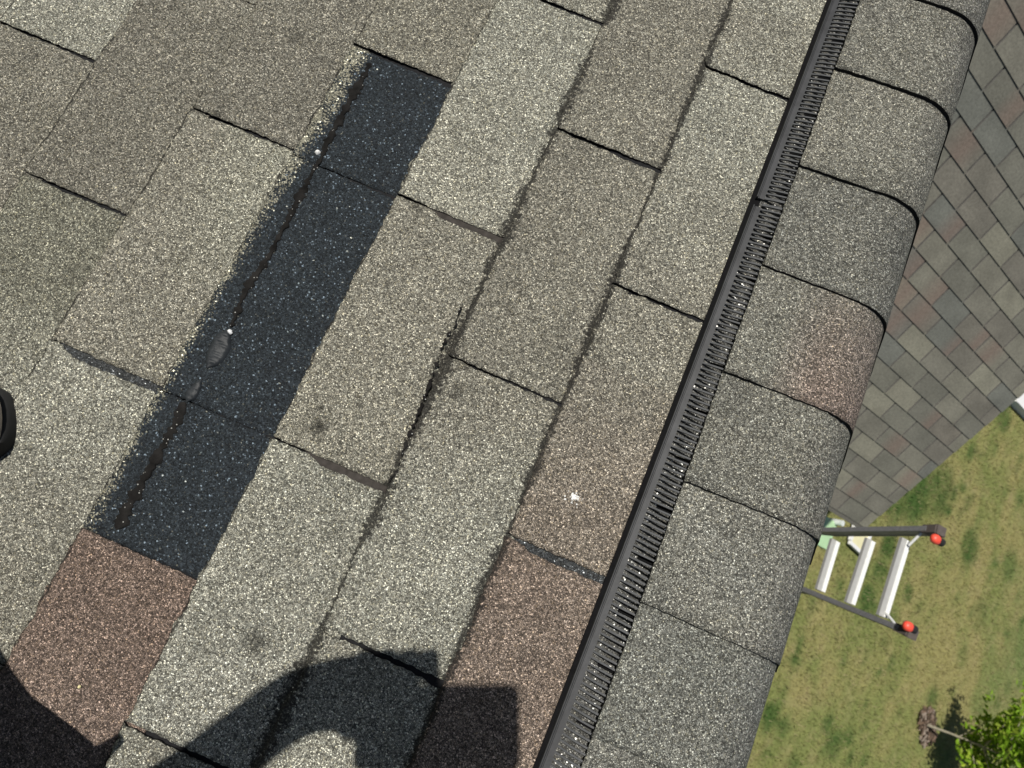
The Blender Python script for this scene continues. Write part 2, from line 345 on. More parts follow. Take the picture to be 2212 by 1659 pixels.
LABEL = {('D', 2): "bare charcoal shingle tab with a tarred left edge", ('D', 3): "bare charcoal shingle tab with a tarred left edge",
         ('D', 4): "bare charcoal shingle tab with a tarred left edge", ('D', 1): "red-brown shingle tab under the charcoal strip",
         ('A', 1): "reddish brown shingle tab beside the ridge vent", ('A', 2): "reddish brown shingle tab beside the ridge vent"}

def slab(name, u0, u1, edge_lo, edge_hi, colfn, mat, nu=40, nv=None, w0=0.0075, slope=0.035, jit=0.0011, seed=0, lift_lo=0.0):
    """one shingle tab: a thin slab with ragged edges; edge_lo / edge_hi give v along u"""
    us = np.linspace(u0, u1, nu); L = float(edge_hi(us).mean() - edge_lo(us).mean()); nv = nv or max(6, int(L / 0.0042))
    A, B = np.meshgrid(np.linspace(0, 1, nu), np.linspace(0, 1, nv), indexing='ij')
    lo = edge_lo(us) + (noise2(us * 300, us * 0 + seed, 5) - .5) * 2 * jit; hi = edge_hi(us) + (noise2(us * 300, us * 0 + seed, 6) - .5) * 2 * jit
    V = lo[:, None] * (1 - B) + hi[:, None] * B
    U = u0 + (u1 - u0) * A
    le = (noise2(V * 330, V * 0 + seed, 7) - .5) * 2 * jit * 1.5 + (noise2(V * 40, V * 0 + seed, 8) - .5) * 0.0042 + (noise2(V * 110, V * 0 + seed, 18) - .5) * 0.0020
    U = U + le * (1 - A) ** 2
    W = w0 - slope * (U - u0) + (fbm(U * 30, V * 30, seed + 17, 3) - .5) * 0.0022
    W = W + lift_lo * np.exp(-B * L / 0.02)
    ed = np.minimum(A * (u1 - u0), np.minimum(B, 1 - B) * L); W = W - 0.0011 * np.exp(-ed / 0.0016)
    top = np.stack([(U - UR) * CT - W * ST, V, (U - UR) * ST + W * CT + ZR], -1).reshape(-1, 3)
    cols = colfn(A.ravel(), B.ravel(), U.ravel(), V.ravel())
    id_ = np.arange(nu * nv).reshape(nu, nv)
    f = np.stack([id_[:-1, :-1], id_[1:, :-1], id_[1:, 1:], id_[:-1, 1:]], -1).reshape(-1, 4).tolist(); mi = [0] * len(f)
    ring = list(id_[:, 0]) + list(id_[-1, 1:]) + list(id_[-2::-1, -1]) + list(id_[0, -2:0:-1])
    base = len(top); Ur, Vr = U.ravel()[ring], V.ravel()[ring]; Wr = np.full(len(ring), -0.0015)
    bot = np.stack([(Ur - UR) * CT - Wr * ST, Vr, (Ur - UR) * ST + Wr * CT + ZR], -1)
    n = len(ring)
    for i in range(n): f.append((ring[(i + 1) % n], ring[i], base + i, base + (i + 1) % n)); mi.append(1)
    o = link_mesh(name, np.concatenate([top, bot]), f, [mat, ASPH], house, mi, np.concatenate([cols, cols[ring]]))
    sm = np.array([k == 0 for k in mi]); o.data.polygons.foreach_set("use_smooth", sm)
    return o

SPOTS = [(on_roof(p, .006), r, st) for p, r, st in [((688, 922), .010, .8), ((692, 880), .004, .9), ((548, 1385), .013, .7), ((1010, 790), .006, .6), ((1290, 770), .007, .4), ((470, 250), .006, .5), ((985, 850), .009, .45), ((1545, 1020), .006, .4), ((640, 75), .012, .4), ((905, 445), .009, .5), ((720, 1150), .012, .35), ((1160, 1420), .008, .35)]]
def tone_fn(c0, c1, where, seed):
    a0, a1 = alb(c0), alb(c1)
    def fn(A, B, U, V):
        nz = fbm(U * 9, V * 9, seed, 3)
        if where == 0: k = np.clip((nz - .35) * 2, 0, 1)
        else:
            k = np.ones_like(A)
            if 'l' in where: k = k * np.clip(1.25 - A * 1.7, 0, 1)
            if 'r' in where: k = k * np.clip(A * 2.0 - .5, 0, 1)
            if 'b' in where: k = k * np.clip(1.2 - B * 1.7, 0, 1)
            if 't' in where: k = k * np.clip(B * 1.9 - .7, 0, 1)
            k = np.clip(k + (nz - .5) * 1.0 * (k > .02), 0, 1)
        c = a0 * (1 - k[:, None]) + a1 * k[:, None]
        for (su_, sv_), rr_, st_ in SPOTS:
            d2 = ((U - su_) ** 2 + (V - sv_) ** 2) / rr_ ** 2; c = c * (1 - st_ * np.exp(-d2 * (.6 + .8 * fbm(U * 90, V * 90, 15, 2))))[:, None]
        return c * (0.93 + 0.14 * fbm(U * 5, V * 5, seed + 3, 2))[:, None]
    return fn
def strip_fn(seed):                                # the charcoal strip: its left rim still carries pale granules
    a0 = alb(STRIP) * .95; a1 = alb((146, 144, 130))
    def fn(A, B, U, V):
        edge = np.interp(V, [-.13, .0, .25, .33, .42, .5, .56], [.012, .010, .011, .015, .021, .025, .026]) + 0.010 * (fbm(V * 22, V * 0 + seed, 31, 3) - .5)
        d = (U - (UK(6) + 0.0005)); k = np.clip((edge - d) / 0.016 + .25, 0, 1)
        k = k * np.clip(.62 + .9 * (fbm(U * 60, V * 60, 77, 2) - .4), 0, 1)
        return np.repeat(k[:, None], 3, 1)
    return fn

seed = 0
for key, k in COLS.items():
    gs = G_[key]; u0 = UK(k) + (0.0 if key != 'D' else 0.0); u1 = UK(k) + 0.143 + 0.022
    if key == 'A': u1 = UK(2) + 0.012
    lo_lim, hi_lim = gs[0]['v'] - .3, gs[-1]['v'] + .3
    for i in range(len(gs) + 1):
        seed += 1
        glo = gs[i - 1] if i > 0 else None; ghi = gs[i] if i < len(gs) else None
        elo = (lambda us, g=glo, a=lo_lim: np.full_like(us, a) if g is None else np.full_like(us, g['v']))
        def ehi(us, g=ghi, a=hi_lim, u0=u0, sd=seed):
            if g is None: return np.full_like(us, a)
            tt = np.clip((us - u0) / 0.143, 0, 1)
            wdt = g['w0'] * (1 - tt) + g['w1'] * tt
            if g['floor'] in ("brown", "blue"):
                st = 0.32 if g['floor'] == "brown" else 0.12
                wdt = g['w0'] + (g['w1'] - g['w0']) * np.clip((tt - st) / 0.12, 0, 1) * (1 - .12 * tt)
            else: wdt = wdt * (0.75 + 0.6 * noise2(us * 60, us * 0 + sd, 3)) * np.clip(tt / .05 + .4, 0, 1)
            return np.full_like(us, g['v']) - wdt
        c0, c1, wh = TONE[key][i]
        dark = c0 == STRIP
        fn = strip_fn(seed) if dark else tone_fn(c0, c1, wh, seed)
        o = slab("shingle", u0, u1, elo, ehi, fn, GF if dark else GR, w0=0.0058 if dark else 0.0072, seed=seed, lift_lo=0.0008 if not dark else 0)
        if (key, i) in LABEL: o["label"] = LABEL[(key, i)]
    for g in gs:                                   # what shows at the bottom of the wide gaps
        if g['floor'] == "black": continue
        st = 0.30 if g['floor'] == "brown" else 0.08
        ua, ub = u0 + .143 * st, u0 + .143
        fnc = (lambda A, B, U, V: np.tile(alb(BLUE), (len(A), 1)))
        wv = 0.012
        o = slab("gap_strip", ua, ub, lambda us, g=g: np.full_like(us, g['v'] - wv), lambda us, g=g: np.full_like(us, g['v'] + .002), fnc,
                 SEALB if g['floor'] == "brown" else GS, nu=16, nv=5, w0=0.0040 if g['floor'] == "brown" else 0.0046, slope=0.033, jit=0.0002, seed=seed + 400)

# deck under the tabs and the rest of both slopes, laid in long courses beyond the frame
def plank(mb, u0, u1, v0, v1, w0, w1, m=0):
    mb.hexa([roof(u0, v0, -.02), roof(u1, v0, -.02), roof(u1, v1, -.02), roof(u0, v1, -.02), roof(u0, v0, w0), roof(u1, v0, w1), roof(u1, v1, w1), roof(u0, v1, w0)], m)
mb = MB(); mb.hexa([roof(-1.1, -1.0, -.03), roof(UR, -1.0, -.03), roof(UR, 1.5, -.03), roof(-1.1, 1.5, -.03), roof(-1.1, -1.0, 0), roof(UR - .001, -1.0, 0), roof(UR - .001, 1.5, 0), roof(-1.1, 1.5, 0)])
mb.build("roof_deck", ASPH, house)
V0, V1 = -3.2, 7.0
def field(name, rows):
    vs, fs, cs = [], [], []
    for (P8, col) in rows:
        b0 = len(vs); vs += P8; cs += [col] * 8
        fs += [tuple(b0 + j for j in q) for q in [(4, 5, 6, 7), (0, 1, 5, 4), (1, 2, 6, 5), (2, 3, 7, 6), (3, 0, 4, 7)]]
    o = link_mesh(name, vs, fs, GC, house, cols=cs); o["kind"] = "stuff"; return o
rows = []; rr = random.Random(3)
def cell(u0, u1, v0, v1, lift):
    c = alb(rr.choice([LIGHT, MID, MID, DIM, DARKER, RED if rr.random() < .25 else MID]))
    rows.append(([roof(u0, v0, -.02), roof(u1, v0, -.02), roof(u1, v1, -.02), roof(u0, v1, -.02), roof(u0, v0, lift), roof(u1, v0, .001), roof(u1, v1, .001), roof(u0, v1, lift)], c))
for k in range(2, 33):
    v = V0 - rr.random() * .3
    while v < V1:
        L = rr.uniform(.14, .33); a, b_ = v, v + L - .003; v += L
        key = {2: 'A', 3: 'A', 4: 'B', 5: 'C', 6: 'D', 7: 'E', 8: 'F', 9: 'G', 10: 'H'}.get(k)
        if key is None: cell(UK(k), UK(k) + .143, a, b_, .0072); continue
        l0, l1 = G_[key][0]['v'] - .3, G_[key][-1]['v'] + .3
        if a < l0 - .02: cell(UK(k), UK(k) + .143, a, min(b_, l0 - .002), .0072)
        if b_ > l1 + .02: cell(UK(k), UK(k) + .143, max(a, l1 + .002), b_, .0072)
    # the courses built tab by tab stop short of these cells
field("shingle_field", rows)
def far(u, v, w=0.0): P = roof(2 * UR - u, v, w); return np.array([-((u - UR) * CT - w * ST) * 1.0, v, (u - UR) * ST + w * CT + ZR])
rows = []
for k in range(2, 32):
    v = V0 - rr.random() * .3
    while v < V1:
        L = rr.uniform(.14, .33); a, b_ = v, v + L - .003; v += L
        u0 = UK(k); c = alb(rr.choice([LIGHT, MID, MID, DIM, DARKER]))
        u1 = min(u0 + .143, UR - .03)
        P8 = [far(u0, b_, -.02), far(u1, b_, -.02), far(u1, a, -.02), far(u0, a, -.02), far(u0, b_, .0072), far(u1, b_, .001), far(u1, a, .001), far(u0, a, .0072)]
        rows.append((P8, c))
for v in np.arange(V0, V1, .5):
    P8 = [far(UK(2) + .12, v + .5, -.02), far(UR - .001, v + .5, -.02), far(UR - .001, v, -.02), far(UK(2) + .12, v, -.02), far(UK(2) + .12, v + .5, -.002), far(UR - .001, v + .5, -.002), far(UR - .001, v, -.002), far(UK(2) + .12, v, -.002)]
    rows.append((P8, alb(DIM)))
field("shingle_field", rows)

# ridge vent ------------------------------------------------------------------------------------------------
VU = on_roof((1480, 800), 0.008)[0]                # outer edge of the vent
vjoint = on_roof((1641, 432), 0.012)[1]
rsl = random.Random(21)
def vent_section(va, vb, first):
    rv = MB()
    prof_base = [(0, -.002), (.0004, .0065), (.0046, .0075), (.0046, -.002)]
    prof_rail = [(.0047, .004), (.0049, .0146), (.0060, .0150), (.0070, .0142), (.0074, .0118), (.0082, .0118), (.0086, .0128), (.0150, .0128), (.0150, .0070)]
    def ext(mb, prof, a, b, m):
        n = len(prof); vs = [roof(VU + p[0], a, p[1]) for p in prof] + [roof(VU + p[0], b, p[1]) for p in prof]
        fs = [(i, i + n, (i + 1) % n + n, (i + 1) % n) for i in range(n)] + [tuple(range(n)), tuple(range(2 * n - 1, n - 1, -1))]
        mb.add(vs, fs, m)
    bb = MB(); ext(bb, prof_base, va, vb, 0)
    bb.hexa([roof(VU + .0046, va, -.001), roof(VU + .016, va, -.001), roof(VU + .016, vb, -.001), roof(VU + .0046, vb, -.001), roof(VU + .0046, va, .0070), roof(VU + .016, va, .0085), roof(VU + .016, vb, .0085), roof(VU + .0046, vb, .0070)])
    o = rv; ext(o, prof_rail, va + .002, vb - .010, 0)
    # low plate under the louvers, top panel carrying the caps
    root = o.build("ridge_vent", [VRAIL], house)
    bb.build("base_flange", [VENTB], root)
    tp = MB(); tp.hexa([roof(VU + .047, va, .024), roof(UR - .03, va, .028), roof(UR - .03, vb, .028), roof(VU + .047, vb, .024), roof(VU + .047, va, .0262), roof(UR - .03, va, .0302), roof(UR - .03, vb, .0302), roof(VU + .047, vb, .0262)])
    tp.hexa([roof(VU + .115, va, 0), roof(VU + .118, va, 0), roof(VU + .118, vb, 0), roof(VU + .115, vb, 0), roof(VU + .115, va, .027), roof(VU + .118, va, .027), roof(VU + .118, vb, .027), roof(VU + .115, vb, .027)])
    tp.build("top_panel", [VENTB], root)
    # louver slats rise from the rail to the cap
    me = None; pitch = 0.00665; nsl = int((vb - va - .008) / pitch); ends = (0, nsl)
    for i in range(nsl + 1):
        vc = va + .0045 + i * pitch
        hw = .0010 if i not in ends else .0015
        if me is None or i in ends:
            sm = MB(); prev = None
            pts = [(.0149, .0126, 0), (.026, .0182, -.0010), (.038, .0226, -.0018), (.052, .0232, -.0026)]
            for (a, b) in zip(pts[:-1], pts[1:]):
                q = []
                for (p, dw) in ((a, -.0022), (b, -.0022), (b, 0), (a, 0)): q.append((p, dw))
                sm.hexa([roof(VU + a[0], a[2] - hw, a[1] - .0026), roof(VU + b[0], b[2] - hw, b[1] - .0026), roof(VU + b[0], b[2] + hw, b[1] - .0026), roof(VU + a[0], a[2] + hw, a[1] - .0026),
                         roof(VU + a[0], a[2] - hw, a[1]), roof(VU + b[0], b[2] - hw, b[1]), roof(VU + b[0], b[2] + hw, b[1]), roof(VU + a[0], a[2] + hw, a[1])])
            so = sm.build("slat", [VENT], root); cur = so.data
            if i not in ends: me = cur
        else:
            so = bpy.data.objects.new("slat", me); COL.objects.link(so); put(so, root)
        so.location.y += vc + (0 if i in ends else rsl.uniform(-.0004, .0004))
    # inner baffles: deeper walls every ninth slot
    bme = None
    for i in range(2, nsl, 9):
        vc = va + .0045 + (i + .5) * pitch
        if bme is None:
            bf = MB(); bf.hexa([roof(VU + .017, -.0022, -.001), roof(VU + .05, -.0022, -.001), roof(VU + .05, .0022, -.001), roof(VU + .017, .0022, -.001),
                     roof(VU + .017, -.0022, .006), roof(VU + .05, -.0022, .017), roof(VU + .05, .0022, .017), roof(VU + .017, .0022, .006)])
            bo = bf.build("baffle", [VENTB], root); bme = bo.data
        else:
            bo = bpy.data.objects.new("baffle", bme); COL.objects.link(bo); put(bo, root)
        bo.location.y += vc
    fl = MB(); fl.hexa([roof(VU + .012, va, .003), roof(VU + .06, va, .003), roof(VU + .06, vb, .003), roof(VU + .012, vb, .003), roof(VU + .012, va, .0088), roof(VU + .06, va, .0072), roof(VU + .06, vb, .0072), roof(VU + .012, vb, .0088)])
    link_mesh("filter_mat", fl.v, fl.f, GS, root, cols=[alb((116, 115, 111))] * len(fl.v))
vent_section(vjoint - 1.2, vjoint, True); vent_section(vjoint, vjoint + 1.2, False)
mb = MB()
for a, b in ((vjoint - 2.4, vjoint - 1.203), (vjoint + 1.203, vjoint + 2.4)):
    mb.hexa([roof(VU, a, -.002), roof(VU + .11, a, -.002), roof(VU + .11, b, -.002), roof(VU, b, -.002), roof(VU, a, .010), roof(VU + .11, a, .0255), roof(VU + .11, b, .0255), roof(VU, b, .010)])
mb.build("vent_run", VRAIL, house)

# ridge caps ------------------------------------------------------------------------------------------------
UA, RHO, BND = 0.259, 0.062, math.radians(70.3)
cap_px = [(1800, 150), (1722, 360), (1645, 575), (1560, 803), (1475, 1040), (1385, 1300)]
capv = [on_roof(p, .026)[1] for p in cap_px]; capu = [on_roof(p, .026)[0] for p in cap_px]
step = (capv[0] - capv[5]) / 5; uc = float(np.mean(capu))
fr_v = [capv[0] + step * k for k in (3, 2, 1)] + capv + [capv[5] - step * k for k in (1, 2, 3)]
fr_u = [uc - .004] * 3 + [0.5 * (x + uc) for x in capu] + [uc + .003, uc + .004, uc + .004]
fr_v = [fr_v[0] + step * k for k in range(9, 0, -1)] + fr_v + [fr_v[-1] - step * k for k in range(1, 9)]; fr_u = [fr_u[0]] * 9 + fr_u + [fr_u[-1]] * 8
CAPT = [((124, 123, 115),) * 2] * 2 + [((126, 124, 116), (118, 117, 111)), ((134, 132, 122), (124, 122, 114)), ((134, 132, 122), (140, 137, 126)), ((125, 124, 116), (128, 126, 117)),
        ((136, 134, 124), (136, 122, 112)), ((133, 131, 121), (127, 126, 118)), ((142, 140, 130), (134, 133, 125)), ((131, 131, 123), (134, 133, 125)), ((134, 133, 125),) * 2, ((130, 129, 122),) * 2]
def cap_profile(t, uL):                             # distance along the cap -> u, w, normal
    flat = UA - uL
    w_s, w_e = .0272, .0330
    if t < flat: return uL + t, w_s + (w_e - w_s) * (uL + t - .125) / (UA - .125), 0.0
    a = (t - flat) / RHO
    if a < BND: return UA + RHO * math.sin(a), w_e - RHO * (1 - math.cos(a)), a
    e = t - flat - BND * RHO; a = BND
    return UA + RHO * math.sin(a) + e * math.cos(a), w_e - RHO * (1 - math.cos(a)) - e * math.sin(a), a
for i, (vf, uL) in enumerate(zip(fr_v, fr_u)):
    i -= 9; seen = 0 <= i < 12
    vb = vf + step + .02
    nt_, nv_ = (60, 18) if seen else (26, 5); ts = np.linspace(0, .36, nt_); top = []; bot = []; cols = []
    c0, c1 = (alb(c) for c in (CAPT[i] if seen else CAPT[i % 2]))
    for a, tt in enumerate(ts):
        u, w, an = cap_profile(tt, uL)
        for b in range(nv_):
            k = b / (nv_ - 1)
            thick = 0.0038 * (1 - k) - 0.0016 * k + (noise2(tt * 35, vf * 9 + k * 4, i) - .5) * .0018
            if an > .9: thick *= 1 - .5 * min(1, (an - .9) / .3)
            vj = (noise2(tt * 220, i * 3.3, 4) - .5) * .0016 if b == 0 else 0
            uj = (noise2(k * 30 + i * 7, 2.2, 4) - .5) * .0018 if a == 0 else 0
            vv = vf + (vb - vf) * k + vj + .004 * math.sin(i * 2.1) * (tt / .3)
            nu_, nw_ = math.sin(an), math.cos(an)
            top.append(roof(u + uj + nu_ * thick, vv, w + nw_ * thick)); bot.append(roof(u + uj - nu_ * .0030, vv, w - nw_ * .0030))
            if i == 6: kk = np.clip((tt - .045) / .05, 0, 1) * np.clip(1.15 - k * .9 + .3 * (fbm(tt * 20, k * 3, 8, 2) - .5), 0, 1)
            else: kk = np.clip((fbm(tt * 12, k * 2.5 + i * 5, 50 + i, 3) - .35) * 2.2, 0, 1)
            cols.append((c0 * (1 - kk) + c1 * kk) * (.94 + .14 * noise2(tt * 14, k * 3 + i * 9, 70)))
    id_ = np.arange(nt_ * nv_).reshape(nt_, nv_); nn = nt_ * nv_
    f = np.stack([id_[:-1, :-1], id_[1:, :-1], id_[1:, 1:], id_[:-1, 1:]], -1).reshape(-1, 4).tolist(); mi = [0] * len(f)
    ring = list(id_[:, 0]) + list(id_[-1, 1:]) + list(id_[-2::-1, -1]) + list(id_[0, -2:0:-1])
    for a in range(len(ring)):
        p, q2 = ring[a], ring[(a + 1) % len(ring)]; f.append((q2, p, p + nn, q2 + nn)); mi.append(1)
    o = link_mesh("ridge_cap", top + bot, f, [GC, ASPH], house, mi, cols + cols)
    o.data.polygons.foreach_set("use_smooth", np.array([m_ == 0 for m_ in mi]))
    if i == 6: o["label"] = "ridge cap with a reddish brown patch on its ridge half"

# tar along the charcoal strip --------------------------------------------------------------------------------
def blob(name, pts, widths, hgt, mat, seed, wrinkle=0.0, n=None, label=None, lift=0.0002, ku=6, rag=0.0):
    """ragged smear or bead lying on the tabs, following pixels measured on the slope"""
    uv = np.array([on_roof(p, .006) for p in pts]); cum = np.r_[0, np.cumsum(np.linalg.norm(np.diff(uv, axis=0), axis=1))]
    n = n or max(12, int(cum[-1] / .0025)); tt = np.linspace(0, cum[-1], n)
    cu, cv = np.interp(tt, cum, uv[:, 0]), np.interp(tt, cum, uv[:, 1]); wd_ = np.interp(tt, cum, widths)
    d = np.gradient(np.stack([cu, cv], 1), axis=0); d /= np.linalg.norm(d, axis=1)[:, None]; nr = np.stack([-d[:, 1], d[:, 0]], 1)
    m = 11; vs = []
    for i in range(n):
        taper = min(1, (i + .3) / 3.0, (n - i - .7) / 3.0)
        wl = wd_[i] * (0.55 + .9 * fbm(tt[i] * 110, seed, 5, 3)) * taper; wr = wd_[i] * (0.55 + .9 * fbm(tt[i] * 110, seed, 9, 3)) * taper
        if rag:
            g_ = np.clip((noise2(tt[i] * 260, seed * 3.1, 6) - .22) * 2.2, .05, 1.3) * rag + (1 - rag) * (.7 + .6 * noise2(tt[i] * 500, seed, 3)); wl *= g_; wr *= g_; cu[i] += (noise2(tt[i] * 320, seed, 2) - .5) * .0022; taper *= min(1, g_ + .2)
        for j in range(m):
            x = -1 + 2 * j / (m - 1); off = x * (wl if x < 0 else wr)
            u, v = cu[i] + nr[i, 0] * off, cv[i] + nr[i, 1] * off
            ws = 0.0070 - .035 * (u - UK(ku)) + lift
            z = hgt * (1 - x * x) ** .6 * (.7 + .6 * fbm(u * 120, v * 120, seed, 2)) * taper - (.0012 if abs(x) > .99 else 0)
            if wrinkle: z += wrinkle * (1 - x * x) * math.sin(tt[i] * 900 + x * 1.6 + 4 * noise2(tt[i] * 90, x * 2, seed)) * taper
            vs.append(roof(u, v, ws + z))
    id_ = np.arange(n * m).reshape(n, m); f = np.stack([id_[:-1, :-1], id_[:-1, 1:], id_[1:, 1:], id_[1:, :-1]], -1).reshape(-1, 4)
    o = link_mesh(name, vs, f, mat, house, smooth=True)
    if label: o["label"] = label
    return o
blob("tar_smear", [(800, 135), (775, 185), (752, 225), (728, 265), (705, 312), (692, 340), (668, 385), (643, 432), (615, 490), (598, 520), (580, 552), (560, 580), (545, 603), (528, 632), (514, 665), (497, 706)],
     [.0045, .0058, .0068, .0060, .0048, .0030, .0044, .0056, .0040, .0034, .0048, .0054, .0066, .0040, .0046, .0040], .0005, TAR, 1, n=260, rag=.5)
blob("tar_smear", [(398, 868), (384, 905), (358, 950), (330, 1000), (302, 1050), (276, 1095), (250, 1144)], [.0062, .0070, .0060, .0060, .0072, .0080, .0070], .0005, TAR, 5, n=150, rag=.5)
blob("sealant_bead", [(491, 712), (478, 738), (463, 768), (447, 796)], [.0075, .0105, .0105, .005], .0026, BEAD, 6, wrinkle=.0019, label="crinkled shiny black sealant bead, upper of two")
blob("sealant_bead", [(435, 818), (420, 842), (403, 868)], [.004, .0080, .0085], .0022, BEAD, 7, wrinkle=.0016, label="crinkled shiny black sealant bead, lower of two")

CRACK = [([(1000, 655), (985, 700), (962, 735), (950, 765)], 4), ([(948, 775), (925, 840), (905, 890), (880, 950), (862, 1010), (838, 1046)], 4)]
for i, (pts, ku) in enumerate(CRACK):
    wv = [(.0013, .0020, .0024, .0017, .0026, .0012)[(k + i) % 6] * (1.1 if i == 1 else .7) for k in range(len(pts))]
    blob("crack", pts, wv, .0003, TAR, 20 + i, lift=.0004 + .0009 * (i == 1), ku=ku, n=130 if i == 1 else 70, rag=1.0)
# ------------------------------------------------------------------ lower wing
a_ = WR; wd_ = np.array([math.cos(a_), math.sin(a_), 0]); wr_ = np.array([-math.sin(a_), math.cos(a_), 0]); PH = math.radians(36.0)
wq = wr_ * math.cos(PH) + np.array([0, 0, 1]) * math.sin(PH); wn = -wr_ * math.sin(PH) + np.array([0, 0, 1]) * math.cos(PH)
W0 = CAM + ray((1868, 1139)) * 6.0                 # outer lower corner of the wing's slope
def wing(a, b, w=0.0): return W0 - wd_ * a + wq * b + wn * w          # a: back from the gable end, b: up the slope
def pix(P):
    c = M.T @ (np.asarray(P) - CAM); return (CX + F * c[0] / -c[2], CY - F * c[1] / -c[2]) if c[2] < -.05 else (-9999, -9999)
EXP, TAB = 0.143, 0.335; WL = 4.3; NC = int(WL / EXP)
rw = random.Random(5); WK = 0.78
wing_rows = []; nshing = 0
def wing_tab(a0, a1, b0, vis, ci):
    global nshing
    th = .0065; n1 = 8; n2 = 5
    base = np.array(rw.choice([(106, 105, 95), (102, 101, 92), (109, 107, 97), (106, 103, 94), (112, 110, 99), (119, 117, 104), (101, 102, 95), (104, 100, 91)]), float)
    red = None
    if rw.random() < .2: red = (rw.random() * .6, rw.uniform(.35, .8))
    vs, cs = [], []
    for i in range(n1):
        for j in range(n2):
            A = i / (n1 - 1); B = j / (n2 - 1); a = a0 + (a1 - a0) * A; b = b0 + EXP * 1.1 * B
            vs.append(wing(a, b, th * (1 - B * .95) + .0015 * (noise2(a * 9, b * 9, 3) - .5)))
            c = base * (1 + .24 * (fbm(a * 7, b * 10, 12, 4) - .5))
            if red:
                k = np.clip(1 - abs(A - red[0]) / red[1] * 1.2, 0, 1); c = c * (1 - .75 * k) + np.array([112, 97, 88]) * .75 * k
            cs.append(alb(c, WK))
    id_ = np.arange(n1 * n2).reshape(n1, n2); f = np.stack([id_[:-1, :-1], id_[:-1, 1:], id_[1:, 1:], id_[1:, :-1]], -1).reshape(-1, 4).tolist(); mi = [0] * len(f)
    ring = list(id_[:, 0]) + list(id_[-1, 1:]) + list(id_[-2::-1, -1]) + list(id_[0, -2:0:-1]); b0_ = len(vs)
    for k in ring:
        A = (k // n2) / (n1 - 1); B = (k % n2) / (n2 - 1); vs.append(wing(a0 + (a1 - a0) * A, b0 + EXP * 1.1 * B, -.004)); cs.append(alb((60, 58, 54), WK))
    for i in range(len(ring)): f.append((ring[i], ring[(i + 1) % len(ring)], b0_ + (i + 1) % len(ring), b0_ + i)); mi.append(1)
    if vis:
        nshing += 1; link_mesh("shingle", vs, f, [WINGM, WEDGE], house, mi, cs)
    else: wing_rows.append((vs, f, mi, cs))
WEDGE = plain("wing_edge", (0.085, 0.081, 0.074), 0.9, nscale=60, namp=.3)
for c in range(NC):
    b0 = c * EXP; off = (0.5 * TAB if c % 2 else 0.0) + .12 + rw.uniform(-.015, .015)
    a = off - TAB
    while a < 6.2:
        a0, a1 = max(a, -.01), min(a + TAB - .014, 6.3); a += TAB
        if a1 - a0 < .03: continue
        ps = [pix(wing(x, y)) for x in (a0, a1) for y in (b0, b0 + EXP)]
        vis = any(1600 < p[0] < 2290 and -70 < p[1] < 1300 for p in ps) and wing(a0, b0)[0] > 2.2
        wing_tab(a0, a1, b0, vis, c)
vs, fs, mi, cs = [], [], [], []
for (v, f, m_, c) in wing_rows:
    b0 = len(vs); vs += v; cs += c; mi += m_; fs += [tuple(x + b0 for x in q) for q in f]
if vs:
    o = link_mesh("shingle_field", vs, fs, [WINGM, WEDGE], house, mi, cs); o["kind"] = "stuff"
mb = MB(); mb.hexa([wing(0.01, .005, -.09), wing(6.4, .005, -.09), wing(6.4, WL, -.09), wing(0.01, WL, -.09), wing(.01, .005, -.003), wing(6.4, .005, -.003), wing(6.4, WL, -.003), wing(.01, WL, -.003)])
# the wing's far slope mirrors the near one
ridge_b = NC * EXP
def wing_b(a, b, w=0.0): T = wing(a, ridge_b, 0); nb = wr_ * math.sin(PH) + np.array([0, 0, 1]) * math.cos(PH); qb = wr_ * math.cos(PH) - np.array([0, 0, 1]) * math.sin(PH); return T + qb * b + nb * w
mb.build("roof_deck", WEDGE, house)
mb = MB(); mb.hexa([wing(-.012, -.035, -.006), wing(6.4, -.035, -.006), wing(6.4, .02, -.006), wing(-.012, .02, -.006), wing(-.012, -.035, .002), wing(6.4, -.035, .002), wing(6.4, .02, .002), wing(-.012, .02, .002)])
link_mesh("starter_strip", mb.v, mb.f, WINGM, house, cols=[alb((100, 98, 90), WK)] * len(mb.v))
rows2 = MB()
for c in range(NC):
    rows2.hexa([wing_b(-.01, c * EXP, -.05), wing_b(6.4, c * EXP, -.05), wing_b(6.4, (c + 1) * EXP, -.05), wing_b(-.01, (c + 1) * EXP, -.05), wing_b(-.01, c * EXP, 0), wing_b(6.4, c * EXP, 0), wing_b(6.4, (c + 1) * EXP, .008), wing_b(-.01, (c + 1) * EXP, .008)])
o = link_mesh("shingle_field", rows2.v, rows2.f, WINGM, house, cols=[alb((103, 102, 93), WK)] * len(rows2.v)); o["kind"] = "stuff"
